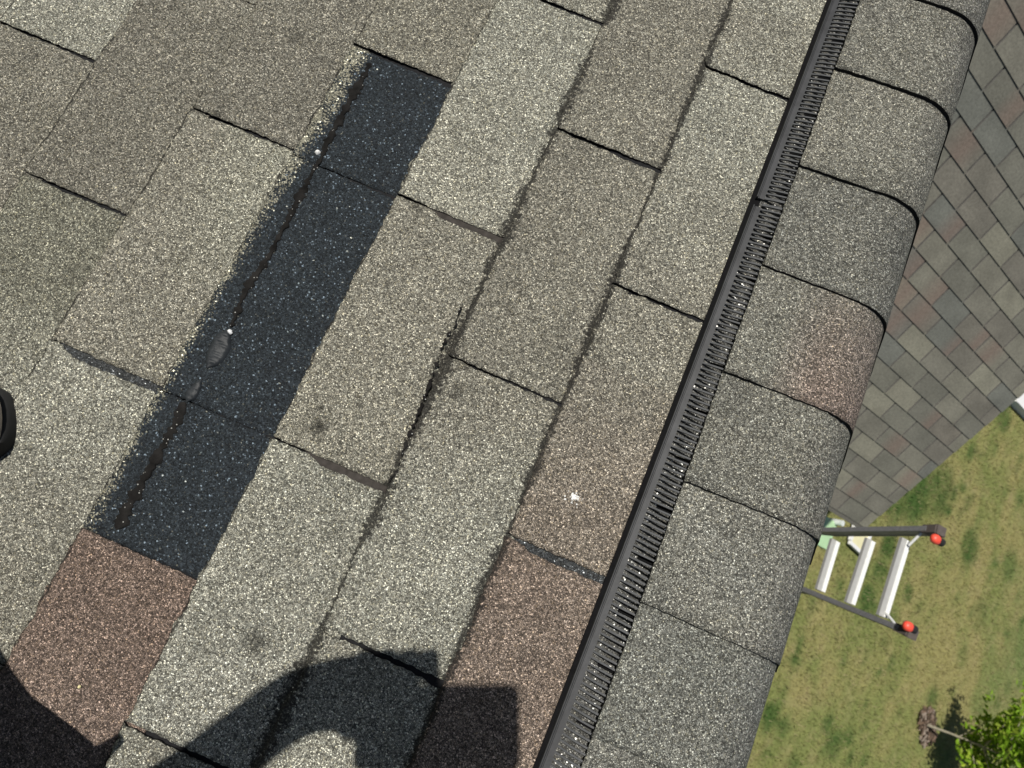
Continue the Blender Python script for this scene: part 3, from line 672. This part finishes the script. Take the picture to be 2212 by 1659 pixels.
# walls
SID = plain("pale_siding", (0.62, 0.60, 0.48), 0.7, nscale=8, namp=.06); TRIM = plain("white_trim", (0.78, 0.78, 0.76), 0.5, nscale=10, namp=.04)
ez = W0[2] - .10
wl = MB(); XE = (ez - ZR) / -math.tan(TH)
wl.box((0, (V0 + V1) / 2, ez / 2 - .05), (XE - .35, 0, 0), (0, (V1 - V0) / 2 - .3, 0), (0, 0, ez / 2 - .05))
A_, B_ = wing(.25, .36)[:2], wing(6.2, .36)[:2]; dep = 2 * (ridge_b - .36) * math.cos(PH)
c0 = np.array([A_[0], A_[1]]); c1 = np.array([B_[0], B_[1]]); c2 = c1 + wr_[:2] * dep; c3 = c0 + wr_[:2] * dep
wl.hexa([(*p, -.1) for p in (c1, c0, c3, c2)] + [(*p, ez - .03) for p in (c1, c0, c3, c2)])
g0 = np.array([*c0, ez - .03]); g3 = np.array([*c3, ez - .03]); gt = np.array([*((c0 + c3) / 2), W0[2] + ridge_b * math.sin(PH) - .25]); bk = -wd_ * .1
wl.add([g0, g3, gt, g0 + bk, g3 + bk, gt + bk], [(0, 1, 2), (5, 4, 3), (0, 3, 4, 1), (1, 4, 5, 2), (2, 5, 3, 0)])
wl.build("wall", SID, house)
rb = MB(); rb.hexa([wing(-.012, .0, -.16), wing(.012, .0, -.16), wing(.012, WL, -.16), wing(-.012, WL, -.16), wing(-.012, .0, -.012), wing(.0, .0, -.012), wing(.0, WL, -.012), wing(-.012, WL, -.012)])
rb.build("rake_board", TRIM, house)
fb = MB(); fb.hexa([wing(.0, -.02, -.17), wing(6.2, -.02, -.17), wing(6.2, .004, -.17), wing(.0, .004, -.17), wing(.0, -.012, -.012), wing(6.2, -.012, -.012), wing(6.2, .004, -.012), wing(.0, .004, -.012)])
fb.build("fascia_board", plain("dark_fascia", (.03, .03, .028), .6), house)

# ------------------------------------------------------------------ ladder
ALU = plain("aluminium", (0.83, 0.84, 0.82), 0.42, 0.25, nscale=40, namp=.06); RAIL = plain("grey_rail", (0.21, 0.21, 0.215), 0.5, 0.2, nscale=60, namp=.2)
RUB = plain("brown_rubber", (0.085, 0.070, 0.062), 0.85, nscale=80, namp=.3); ORA = plain("orange_plastic", (0.78, 0.085, 0.05), 0.45, nscale=40, namp=.08)
ALUG = plain("shade_aluminium", (0.40, 0.40, 0.385), 0.5, 0.2, nscale=40, namp=.08); zv0 = np.array([0, 0, 1.0])  # greyer than the treads: shaded side of the rungs put into the colour
be = math.radians(70); Ld = np.array([-math.cos(be), 0, math.sin(be)]); Ln = np.cross(Ld, [0, 1.0, 0]); Ln /= np.linalg.norm(Ln)
if Ln[2] < 0: Ln = -Ln
LP0 = np.array([3.62, 0, ZR - 2.64])
def on_lad(p): R = ray(p); return CAM + R * ((Ln @ (LP0 - CAM)) / (Ln @ R))
u_top, u_bot = on_lad((2012, 1147)), on_lad((1796, 1149)); l_top, l_bot = on_lad((1952, 1362)), on_lad((1742, 1276))
lad = thing("ladder", (3.62 + 0.8, .8, 0), "grey aluminium ladder with orange pads standing beyond the ridge", "ladder")
yax = np.array([0, 1.0, 0])
def rail(top, bot):
    d = bot - top; d /= np.linalg.norm(d)
    foot = bot - Ld * ((bot[2] - 0.0) / Ld[2])
    mb = MB()
    for a, b in ((top, bot), (bot, foot)):
        dd = b - a; dd /= np.linalg.norm(dd); sd = np.cross(dd, Ln); sd /= np.linalg.norm(sd)
        t_, d_ = .010, .029
        mb.hexa([a - sd * t_ - Ln * d_, a + sd * t_ - Ln * d_, a + sd * t_ + Ln * d_, a - sd * t_ + Ln * d_, b - sd * t_ - Ln * d_, b + sd * t_ - Ln * d_, b + sd * t_ + Ln * d_, b - sd * t_ + Ln * d_])
        for sg in (-1, 1):                        # flanges of the channel
            c = (a + b) / 2 + Ln * sg * .032; mb.box(c, sd * .013, dd * np.linalg.norm(b - a) / 2, Ln * .0035)
    mb.build("rail", RAIL, lad); return foot
fu, fl = rail(u_top, u_bot), rail(l_top, l_bot)
rungs = [((1957, 1166), (1906, 1333)), ((1881, 1167), (1836, 1305)), ((1805, 1168), (1772, 1277))]
rp = [(on_lad(a), on_lad(b)) for a, b in rungs]
dz = (rp[1][0] - rp[2][0]) @ Ld; base_u, base_l = rp[2]
k = 1
while base_u[2] - k * dz * Ld[2] > .25:
    rp.append((base_u - Ld * dz * k, base_l - Ld * dz * k)); k += 1
for a, b in rp:
    mb = MB(); d = b - a; L = np.linalg.norm(d); d /= L; tn = np.cross(d, Ln)
    pr = [(-.010, -.034), (-.012, .003), (-.008, .010), (.008, .010), (.012, .003), (.010, -.034)]
    for (p, q2) in ((a, b),):
        n = len(pr); vs_ = [p + tn * x * 1.0 + Ln * y for x, y in pr] + [q2 + tn * x + Ln * y for x, y in pr]
        mb.add(vs_, [(i, (i + 1) % n, (i + 1) % n + n, i + n) for i in range(n)] + [tuple(range(n))[::-1], tuple(range(n, 2 * n))])
    rg = mb.build("rung", ALUG, lad)
    mb = MB(); c = (a + b) / 2 + zv0 * .013 + Ln * .004
    mb.box(c, d * L / 2 * .985, Ln * .012, zv0 * .0025)
    for y in (-.009, -.003, .003, .009): mb.box(c + zv0 * .003 + Ln * y, d * L / 2 * .985, Ln * .0016, zv0 * .0012)
    mb.build("tread", ALU, rg)  # sunlit top of the rung put into the brighter tread colour
for top, bot, pad, br0, br1 in ((u_top, u_bot, (2034, 1172), (1990, 1151), (1963, 1178)), (l_top, l_bot, (1975, 1360), (1935, 1350), (1915, 1325))):
    d = top - bot; d /= np.linalg.norm(d); sd = np.cross(d, Ln)
    mb = MB(); mb.box(top + d * .012, sd * .020, d * .040, Ln * .034); mb.box(top + d * .046, sd * .024, d * .014, Ln * .028)
    mb.build("end_block", RUB, lad)
    c = on_lad(pad) - Ln * .040; pts = [c + Ln * z for z in (-.075, -.02, .0, .016, .022)]
    mb = MB(); ax = yax
    pts = [c + yax * y for y in (-.024, -.022, -.016, -.007, .007, .016, .022, .024)]; mb.tube(pts, [.006, .018, .028, .034, .034, .028, .018, .006], 18, squash=.7)
    mb.build("orange_pad", ORA, lad, smooth=True)
    mb = MB(); mb.tube([c + Ln * .045, c + Ln * .005], .020, 12); mb.build("pad_stem", plain("black_rubber", (.012, .012, .012), .7), lad)
    mb = MB(); mb.tube([on_lad(br0), on_lad(br1)], .007, 8); mb.build("brace", ALU, lad)
for ft in (fu, fl):
    mb = MB(); mb.box(ft + np.array([0, 0, .02]), (.05, 0, 0), (0, .04, 0), (0, 0, .025)); mb.build("foot", RUB, lad)

# ------------------------------------------------------------------ things on the lawn
pv = [on_ground((2181, 862)), on_ground((2212, 893))]
P0 = on_ground((2181, 866)); CONC = plain("pale_concrete", (0.74, 0.74, 0.73), 0.85, nscale=6, namp=.05, bump=.002, bscale=80)
mb = MB(); ax_, ay_ = wd_, wr_
mb.hexa([P0 + ax_ * a + ay_ * b + np.array([0, 0, z]) for z in (-.1, .11) for a, b in ((0, 0), (6, 0), (6, 3.2), (0, 3.2))])
pavement = mb.build("pavement", CONC); tag(pavement, "white concrete slab beyond the lower roof", kind="structure")

PG = plain("pale_green_paint", (0.42, 0.62, 0.36), 0.55, nscale=12, namp=.05)
ub = on_ground((1757, 1176), 0.62); ut = thing("utility_box", (ub[0], ub[1], 0), "pale green utility box on the lawn, half hidden by the ridge", "utility box")
cA, cB = on_ground((1807, 1133), .62), on_ground((1787, 1184), .62); e1 = cB - cA; e2 = -wd_ * .6
mb = MB(); mb.hexa([p + np.array([0, 0, z]) for z in (-.66, -.05) for p in (cA, cA + e2, cB + e2, cB)]); mb.build("cabinet", PG, ut)
mb = MB(); o1 = e1 / np.linalg.norm(e1) * .02; o2 = wd_ * .02
mb.hexa([p + np.array([0, 0, z]) for z in (-.049, 0) for p in (cA - o1 + o2, cA - o1 + e2 - o2, cB + o1 + e2 - o2, cB + o1 + o2)]); mb.build("lid", PG, ut)
mb = MB(); mb.tube([cA + np.array([-.03, .02, -.3]), cA + np.array([-.03, .02, .09])], .035, 12); mb.build("vent_pipe", plain("pale_pipe", (.62, .66, .64), .5), ut)

fa, fb_, fc = on_ground((1836, 1172), .03), on_ground((1866, 1200), .03), on_ground((1880, 1152), .03)
pn = thing("framed_panel", (fb_[0], fb_[1], 0), "white framed pale yellow panel lying on the grass behind the ladder", "panel")
e1 = fa - fb_; e1 = e1 / np.linalg.norm(e1); e2 = fc - fb_; l2 = np.linalg.norm(e2); e2 /= l2; l1 = float(np.linalg.norm(fa - fb_)) * 1.03; zv = np.array([0, 0, 1.0])
mb = MB(); c = fb_ + e1 * l1 / 2 + e2 * l2 / 2; mb.box(c - zv * .008, e1 * (l1 / 2 - .03), e2 * (l2 / 2 - .03), zv * .008); mb.build("sheet", plain("pale_yellow", (.72, .68, .42), .6, nscale=14, namp=.06), pn)
mb = MB()
for cc, A1, A2 in ((fb_ + e1 * l1 / 2, e1 * l1 / 2, e2 * .025), (fb_ + e1 * l1 / 2 + e2 * l2, e1 * l1 / 2, e2 * .025), (fb_ + e2 * l2 / 2, e1 * .025, e2 * (l2 / 2 - .026)), (fb_ + e1 * l1 + e2 * l2 / 2, e1 * .025, e2 * (l2 / 2 - .026))):
    mb.box(cc, A1, A2, zv * .02)
mb.build("frame", TRIM, pn)

# young tree ---------------------------------------------------------------------------------------------------
tb = on_ground((1998, 1564)); tree = thing("young_tree", tb, "young tree with bright yellow-green leaves and a thin trunk in bark mulch", "tree")
BARK = plain("bark", (0.30, 0.27, 0.20), 0.9, nscale=40, namp=.35, bump=.004); LEAF = attr_mat("leaf", 20, .25, .55, sub=.42)
def zfor(px):
    best = min(np.linspace(.1, 4.5, 200), key=lambda z: abs(pix(tb + np.array([0, 0, z]))[0] - px)); return float(best)
z1, zc = zfor(2052), zfor(2138)
tip = tb + np.array([.12, -.02, zc + .75]); mid = tb + np.array([.03, .01, z1])
mb = MB(); mb.tube([tb - zv * .08, tb + np.array([.0, .0, .1]), mid, tb + np.array([.06, 0, zc]), tip], [.030, .022, .017, .013, .005], 10)
mb.build("trunk", BARK, tree, smooth=True)
rt = random.Random(12); lv, lf, lc = [], [], []; mb = MB(); centers = []
for i in range(26):
    z = rt.uniform(z1 + .02, zc + .65); st = tb + np.array([.06, 0, z]); an = i * 2.4 + rt.uniform(-.4, .4); ext = rt.uniform(.4, 1.0) * (1 - .45 * max(0, (z - zc) / .9))
    en = st + np.array([math.cos(an) * ext, math.sin(an) * ext, rt.uniform(.12, .42)]); mb.tube([st, (st + en) / 2 + zv * .05, en], [.011, .008, .003], 6)
    for k in range(7): centers.append(st + (en - st) * (0.3 + .72 * k / 6) + np.array([rt.gauss(0, .07), rt.gauss(0, .07), rt.gauss(0, .06)]))
mb.build("limb", BARK, tree, smooth=True)
for c in centers:
    for k in range(rt.choice([8, 14, 22, 30])):
        p = c + np.array([rt.gauss(0, .075), rt.gauss(0, .075), rt.gauss(0, .06)])
        L = rt.uniform(.04, .075); wv = L * .42; d = np.array([rt.gauss(0, 1), rt.gauss(0, 1), rt.gauss(-.3, .6)]); d /= np.linalg.norm(d)
        nrm = np.array([rt.gauss(0, .6), rt.gauss(0, .6), 1.0]); sd = np.cross(d, nrm); sd /= np.linalg.norm(sd)
        b0 = len(lv); fold = np.cross(sd, d) * L * .12
        lv += [p - d * L, p + sd * wv + fold, p + d * L, p - sd * wv + fold]; lf += [(b0, b0 + 1, b0 + 2), (b0, b0 + 2, b0 + 3)]
        g = rt.uniform(.7, 1.25); col = np.array([.20, .34, .022]) * g if rt.random() > .3 else np.array([.33, .43, .05]) * g
        lc += [col] * 4
crown = link_mesh("crown", lv, lf, LEAF, tree, cols=lc)

# mulch round the trunk
MUL = attr_mat("mulch", 60, .4, .95); mv, mf, mc = [], [], []; rm = random.Random(4)
mpix = [(1988 + 32 * rm.random() ** .9, 1532 + 74 * rm.random()) for _ in range(250)]
for p in mpix:
    if ((p[0] - 2004) / 19) ** 2 + ((p[1] - 1568) / 38) ** 2 > 1.15: continue
    P = on_ground(p, rm.uniform(-.02, .035)); an = rm.uniform(0, 3.14); L, w = rm.uniform(.03, .09), rm.uniform(.008, .02)
    d = np.array([math.cos(an), math.sin(an), rm.uniform(-.3, .3)]) * L; e = np.array([-math.sin(an), math.cos(an), rm.uniform(-.2, .2)]) * w; u3 = np.array([0, 0, .008])
    b0 = len(mv); mv += [P - d - e - u3, P + d - e - u3, P + d + e - u3, P - d + e - u3, P - d - e + u3, P + d - e + u3, P + d + e + u3, P - d + e + u3]
    mf += [tuple(b0 + i for i in q) for q in [(3, 2, 1, 0), (4, 5, 6, 7), (0, 1, 5, 4), (1, 2, 6, 5), (2, 3, 7, 6), (3, 0, 4, 7)]]
    col = np.array(rm.choice([(.15, .10, .07), (.21, .155, .12), (.28, .23, .19), (.08, .055, .04), (.06, .045, .03)])); mc += [col] * 8
mulch = link_mesh("mulch", mv, mf, MUL, cols=mc); tag(mulch, "brown bark mulch around the young tree trunk", "mulch", "stuff")

# small things on the shingles -----------------------------------------------------------------------------------
def lump(name, p, R, hgt, mat, seed, w=.0072, n=14, rings=3, label=None, cat=None, hole=False):
    u, v = on_roof(p, w); vs = [roof(u, v, w + hgt)]; fs = []
    for i in range(1, rings + 1):
        for j in range(n):
            an = 6.283 * j / n; rr_ = R * i / rings * (.65 + .7 * noise2(math.cos(an) * 2 + 5, math.sin(an) * 2 + seed, seed))
            vs.append(roof(u + rr_ * math.cos(an), v + rr_ * math.sin(an), w + hgt * (1 - (i / rings) ** 2) * (.6 + .8 * noise2(an * 3, i, seed)) - (.001 if i == rings else 0)))
    for j in range(n): fs.append((0, 1 + j, 1 + (j + 1) % n))
    for i in range(rings - 1):
        for j in range(n): fs.append((1 + i * n + j, 1 + (i + 1) * n + j, 1 + (i + 1) * n + (j + 1) % n, 1 + i * n + (j + 1) % n))
    o = link_mesh(name, vs, fs, mat, smooth=True); tag(o, label, cat); return o
lump("pebble", (686, 328), .0034, .003, LEAD, 3, w=.0055, label="white curled chip on the tar at the strip's upper left edge", cat="chip")
lump("leaf_flake", (170, 1484), .0017, .0008, plain("straw", (.62, .55, .30), .8), 5, label="tiny straw coloured flake on the red-brown shingle", cat="flake")
lump("bead_fleck", (496, 716), .0028, .002, plain("bright_fleck", (.75, .76, .76), .3), 6, w=.008, label="bright fleck at the tip of the upper sealant bead", cat="fleck")  # small near-white lump at the upper bead's tip
# bird dropping: a spatter of chalky crumbs
u0, v0 = on_roof((1240, 1075), .007); sp = MB(); rs = random.Random(9)
for i in range(90):
    rr_ = abs(rs.gauss(0, .0042)); an = rs.uniform(0, 6.28); u, v = u0 + rr_ * math.cos(an), v0 + rr_ * math.sin(an); R = rs.uniform(.0004, .0011); w = .0072 - .035 * (u - UK(3)) + .0002
    sp.tube([roof(u, v, w - .0006), roof(u, v, w + .0004), roof(u, v, w + .0009)], [R, R, R * .5], 6)
dr = sp.build("bird_dropping", LEAD); tag(dr, "white spatter on the shingle left of the vent", "dropping")

# ------------------------------------------------------------------ the photographer and the phone
FEL = plain("shirt_cloth", (.10, .13, .19), .9, nscale=60, namp=.15); DEN = plain("trouser_cloth", (.06, .07, .09), .9, nscale=60, namp=.2)
SKIN = plain("skin", (.50, .31, .22), .55, nscale=30, namp=.08); SUE = plain("tan_leather", (.26, .225, .175), .75, nscale=70, namp=.15, bump=.0006); SOLE = plain("shoe_sole", (.012, .012, .012), .8)
HAIR = plain("hair", (.05, .035, .025), .8, nscale=90, namp=.3, bump=.002)
def cam_pt(x, y, z): return CAM + M @ np.array([x, y, z])
phone = thing("phone", cam_pt(-.05, .02, .009), "phone held out over the shingles by the photographer", "phone")
def rounded(mb, x0, x1, y0, y1, z0, z1, rad, m=0, n=6):
    pts = []
    for cx_, cy_, a0 in ((x1 - rad, y1 - rad, 0), (x0 + rad, y1 - rad, 90), (x0 + rad, y0 + rad, 180), (x1 - rad, y0 + rad, 270)):
        for k in range(n + 1):
            an = math.radians(a0 + 90 * k / n); pts.append((cx_ + rad * math.cos(an), cy_ + rad * math.sin(an)))
    L = len(pts); mb.add([cam_pt(x, y, z0) for x, y in pts] + [cam_pt(x, y, z1) for x, y in pts], [(i, (i + 1) % L, (i + 1) % L + L, i + L) for i in range(L)] + [tuple(range(L))[::-1], tuple(range(L, 2 * L))], m)
PX0, PX1, PY0, PY1 = -.150, .021, -.022, .0645
mb = MB(); rounded(mb, PX0, PX1, PY0, PY1, .004, .013, .011); mb.build("phone_body", plain("phone_black", (.015, .015, .017), .3), phone)
mb = MB(); rounded(mb, PX0 + .003, PX1 - .003, PY0 + .003, PY1 - .003, .0131, .0136, .009); mb.build("screen", plain("screen_glass", (.01, .01, .012), .1), phone)
mb = MB(); mb.tube([cam_pt(0, 0, .0039), cam_pt(0, 0, .0022)], .006, 16); mb.build("lens", plain("lens_ring", (.02, .02, .022), .3), phone)

def CPT(x, y, z): return cam_pt(x, y, z)
def roofp(u, v, w): return roof(u, v, w)
J = {}
def body(name, joints, edges, rootk, sub=2):
    names = list(joints); me = bpy.data.meshes.new(name); me.from_pydata([tuple(joints[k][0]) for k in names], [(names.index(a), names.index(b)) for a, b in edges], [])
    o = bpy.data.objects.new(name, me); COL.objects.link(o)
    md = o.modifiers.new("skin", 'SKIN'); md.use_smooth_shade = True
    for i, k in enumerate(names):
        sv = me.skin_vertices[0].data[i]; r = joints[k][1]; sv.radius = r if isinstance(r, tuple) else (r, r); sv.use_root = (k == rootk)
    sd = o.modifiers.new("sub", 'SUBSURF'); sd.levels = sub; sd.render_levels = sub
    dg = bpy.context.evaluated_depsgraph_get(); dg.update(); ev = o.evaluated_get(dg); m2 = bpy.data.meshes.new_from_object(ev)
    bpy.data.objects.remove(o); return m2
R = roofp
# crouching on the slope below the frame's left edge, facing the ridge, right arm held out with the phone
J = dict(
 pelvis=(R(-.96, -.27, .32), .125), belly=(R(-.87, -.29, .45), .125), chest=(R(-.745, -.335, .60), (.120, .140)), neck0=(R(-.665, -.34, .735), .065), neck=(R(-.635, -.345, .775), .052),
 head0=(R(-.61, -.35, .83), .075), head1=(R(-.605, -.35, .90), .088), head2=(R(-.61, -.35, .955), .06),
 shR=(R(-.625, -.47, .68), .060), elR=(R(-.345, -.285, .79), .044), foR=(R(-.275, -.160, .845), .036), wrR=(CPT(-.205, .064, .030), .037), haR=(CPT(-.150, .078, .030), (.036, .026)), plm=(CPT(-.150, .045, .028), (.030, .024)), pl2=(CPT(-.146, .018, .026), (.024, .020)), knu=(CPT(-.095, .092, .026), (.026, .020)),
 shL=(R(-.74, -.17, .66), .062), elL=(R(-.62, -.17, .47), .046), wrL=(R(-.43, -.262, .385), .034), haL=(R(-.357, -.284, .345), (.040, .030)),
 hipR=(R(-.90, -.37, .29), .095), knR=(R(-.304, -.352, .285), .094), thR=(R(-.60, -.300, .34), .095), caR=(R(-.50, -.36, .16), .058), anR=(R(-.64, -.36, .07), .045),
 hipL=(R(-.97, -.16, .29), .095), knL=(R(-.70, -.11, .37), .066), caL=(R(-.77, -.09, .20), .054), anL=(R(-.80, -.075, .085), .042))
E_ = [("pelvis", "belly"), ("belly", "chest"), ("chest", "neck0"), ("neck0", "neck"), ("neck", "head0"), ("head0", "head1"), ("head1", "head2"), ("chest", "shR"), ("shR", "elR"), ("elR", "foR"), ("foR", "wrR"), ("wrR", "haR"), ("haR", "knu"), ("haR", "plm"), ("plm", "pl2"),
      ("chest", "shL"), ("shL", "elL"), ("elL", "wrL"), ("wrL", "haL"), ("pelvis", "hipR"), ("hipR", "thR"), ("thR", "knR"), ("knR", "caR"), ("caR", "anR"), ("pelvis", "hipL"), ("hipL", "knL"), ("knL", "caL"), ("caL", "anL")]
bm_ = body("person", J, E_, "pelvis")
person = bpy.data.objects.new("person", bm_); COL.objects.link(person); bm_.name = "person"
for m_ in (FEL, DEN, SKIN): bm_.materials.append(m_)
keysp = {k: np.array(v[0]) for k, v in J.items()}
segs = [("pelvis", "belly", 1), ("belly", "chest", 0), ("chest", "neck0", 0), ("neck", "head0", 2), ("head0", "head2", 2), ("chest", "shR", 0), ("shR", "elR", 0), ("elR", "foR", 0), ("foR", "wrR", 0), ("wrR", "knu", 2), ("haR", "pl2", 2), ("chest", "shL", 0), ("shL", "elL", 0),
        ("elL", "wrL", 0), ("wrL", "haL", 2), ("pelvis", "hipR", 1), ("hipR", "knR", 1), ("knR", "anR", 1), ("pelvis", "hipL", 1), ("hipL", "knL", 1), ("knL", "anL", 1)]
cen = np.array([np.array(p.center) for p in bm_.polygons]); best = np.full(len(cen), 9e9); mi_ = np.zeros(len(cen), int)
for a, b, m_ in segs:
    A, B = keysp[a], keysp[b]; t_ = np.clip(((cen - A) @ (B - A)) / ((B - A) @ (B - A)), 0, 1); dd = np.linalg.norm(cen - (A + t_[:, None] * (B - A)), axis=1)
    mm = dd < best; best[mm] = dd[mm]; mi_[mm] = m_
bm_.polygons.foreach_set("material_index", mi_.astype(np.int32)); bm_.polygons.foreach_set("use_smooth", np.ones(len(cen), bool))
tag(person, "person crouching on the shingles holding a phone out, tan shoe at the frame edge", "person")
# fingers of the right hand wrap the phone's left end; the left hand rests on the knee
def finger(name, pts, rad):
    mb = MB(); mb.tube(pts, rad, 10); mb.build(name, SKIN, person, smooth=True)
hb = keysp["haR"]
for i, (x, ln_) in enumerate(((-.142, .85), (-.120, 1.0), (-.098, 1.06), (-.077, 1.0))):
    finger("finger", [cam_pt(x - .012, .085, .030), cam_pt(x, .100, .020), cam_pt(x + .004, .094 - .004 * i * 0, .002), cam_pt(x + .006, .094 - .030 * ln_, -.006), cam_pt(x + .008, .092 - .048 * ln_, -.005)], [.0115, .0105, .0092, .0082, .0055])
finger("thumb", [cam_pt(-.165, .060, .034), cam_pt(-.140, .040, .030), cam_pt(-.112, .034, .023), cam_pt(-.092, .036, .020)], [.015, .0125, .0105, .007])
hl = keysp["haL"]
for i in range(4):
    d = np.array([.03 * (i - 1.5), 0, 0]); finger("finger", [hl + d * .6, hl + d + M @ np.array([.02, -.02, -.03]), hl + d + M @ np.array([.03, -.03, -.06])], [.010, .009, .006])
finger("thumb", [hl, hl + M @ np.array([.04, .01, -.015]), hl + M @ np.array([.055, .015, -.035])], [.012, .010, .007])
# head details
hd = keysp["head1"]; fw = np.array(R(1, 0, 0)) - np.array(R(0, 0, 0)); fw = fw * .55 - (np.array(R(0, 0, 1)) - np.array(R(0, 0, 0))) * .55; fw /= np.linalg.norm(fw); sdv = np.array([0, 1.0, 0]); uv_ = np.cross(fw, sdv); uv_ = uv_ if uv_[2] > 0 else -uv_
def ell(name, c, rx, ry, rz, mat):
    vs, fs = [], []; n1, n2 = 10, 16
    for i in range(n1 + 1):
        a = math.pi * i / n1
        for j in range(n2):
            b = 2 * math.pi * j / n2; vs.append(c + fw * rx * math.sin(a) * math.cos(b) + sdv * ry * math.sin(a) * math.sin(b) + uv_ * rz * math.cos(a))
    for i in range(n1):
        for j in range(n2): fs.append((i * n2 + j, (i + 1) * n2 + j, (i + 1) * n2 + (j + 1) % n2, i * n2 + (j + 1) % n2))
    return link_mesh(name, vs, fs, mat, person, smooth=True)
ell("hair", hd - fw * .022 + uv_ * .022, .094, .088, .100, HAIR)
ell("nose", hd + fw * .090 - uv_ * .012, .017, .013, .022, SKIN); ell("mouth", hd + fw * .080 - uv_ * .05, .010, .024, .007, plain("lips", (.42, .17, .15), .5))
for sg in (-1, 1):
    ell("ear", hd + sdv * sg * .088 - uv_ * .005, .018, .010, .030, SKIN); ell("eye", hd + fw * .077 + sdv * sg * .033 + uv_ * .012, .013, .014, .012, plain("eye_white", (.8, .8, .8), .2))
def shoe(tip_u, v, nm="shoe"):
    L = .29; mb = MB()
    def outline(k): return .050 * (math.sin(min(1, k / .16) * math.pi / 2) ** .7) * (1 - .16 * math.exp(-((k - .55) / .17) ** 2)) * (1 if k < .86 else math.sqrt(max(0, 1 - ((k - .86) / .14) ** 2 * .96)))
    def prism(z0, z1, off, hfn, m):
        n = 26; ks = (1 - np.cos(np.linspace(0, math.pi, n))) / 2; rings = []
        vs, fs = [], []; mm = 14
        for k in ks:
            o_ = outline(k) * 1.02 + off * min(1, k * 8, (1 - k) * 8 + .15); u = tip_u - k * L + off * (1 - 2 * k)
            for j in range(mm):
                a = math.pi * j / (mm - 1); y = math.cos(a) * o_; zz_ = z0 + (hfn(k) - z0) * math.sin(a) ** .55
                vs.append(roof(u, v + y, zz_))
        for i in range(n - 1):
            for j in range(mm - 1): fs.append((i * mm + j, i * mm + j + 1, (i + 1) * mm + j + 1, (i + 1) * mm + j))
        mb.add(vs, fs, m)
    prism(.004, 0, .001, lambda k: .030, 1)
    prism(.030, 0, -.001, lambda k: .058 + .055 * max(0, min(1, (k - .32) / .3)), 0)
    o = mb.build(nm, [SUE, SOLE], person, smooth=True); return o
su, sv = on_roof((-27, 948), .05)
shoe(su, sv); shoe(-.52, -.35)
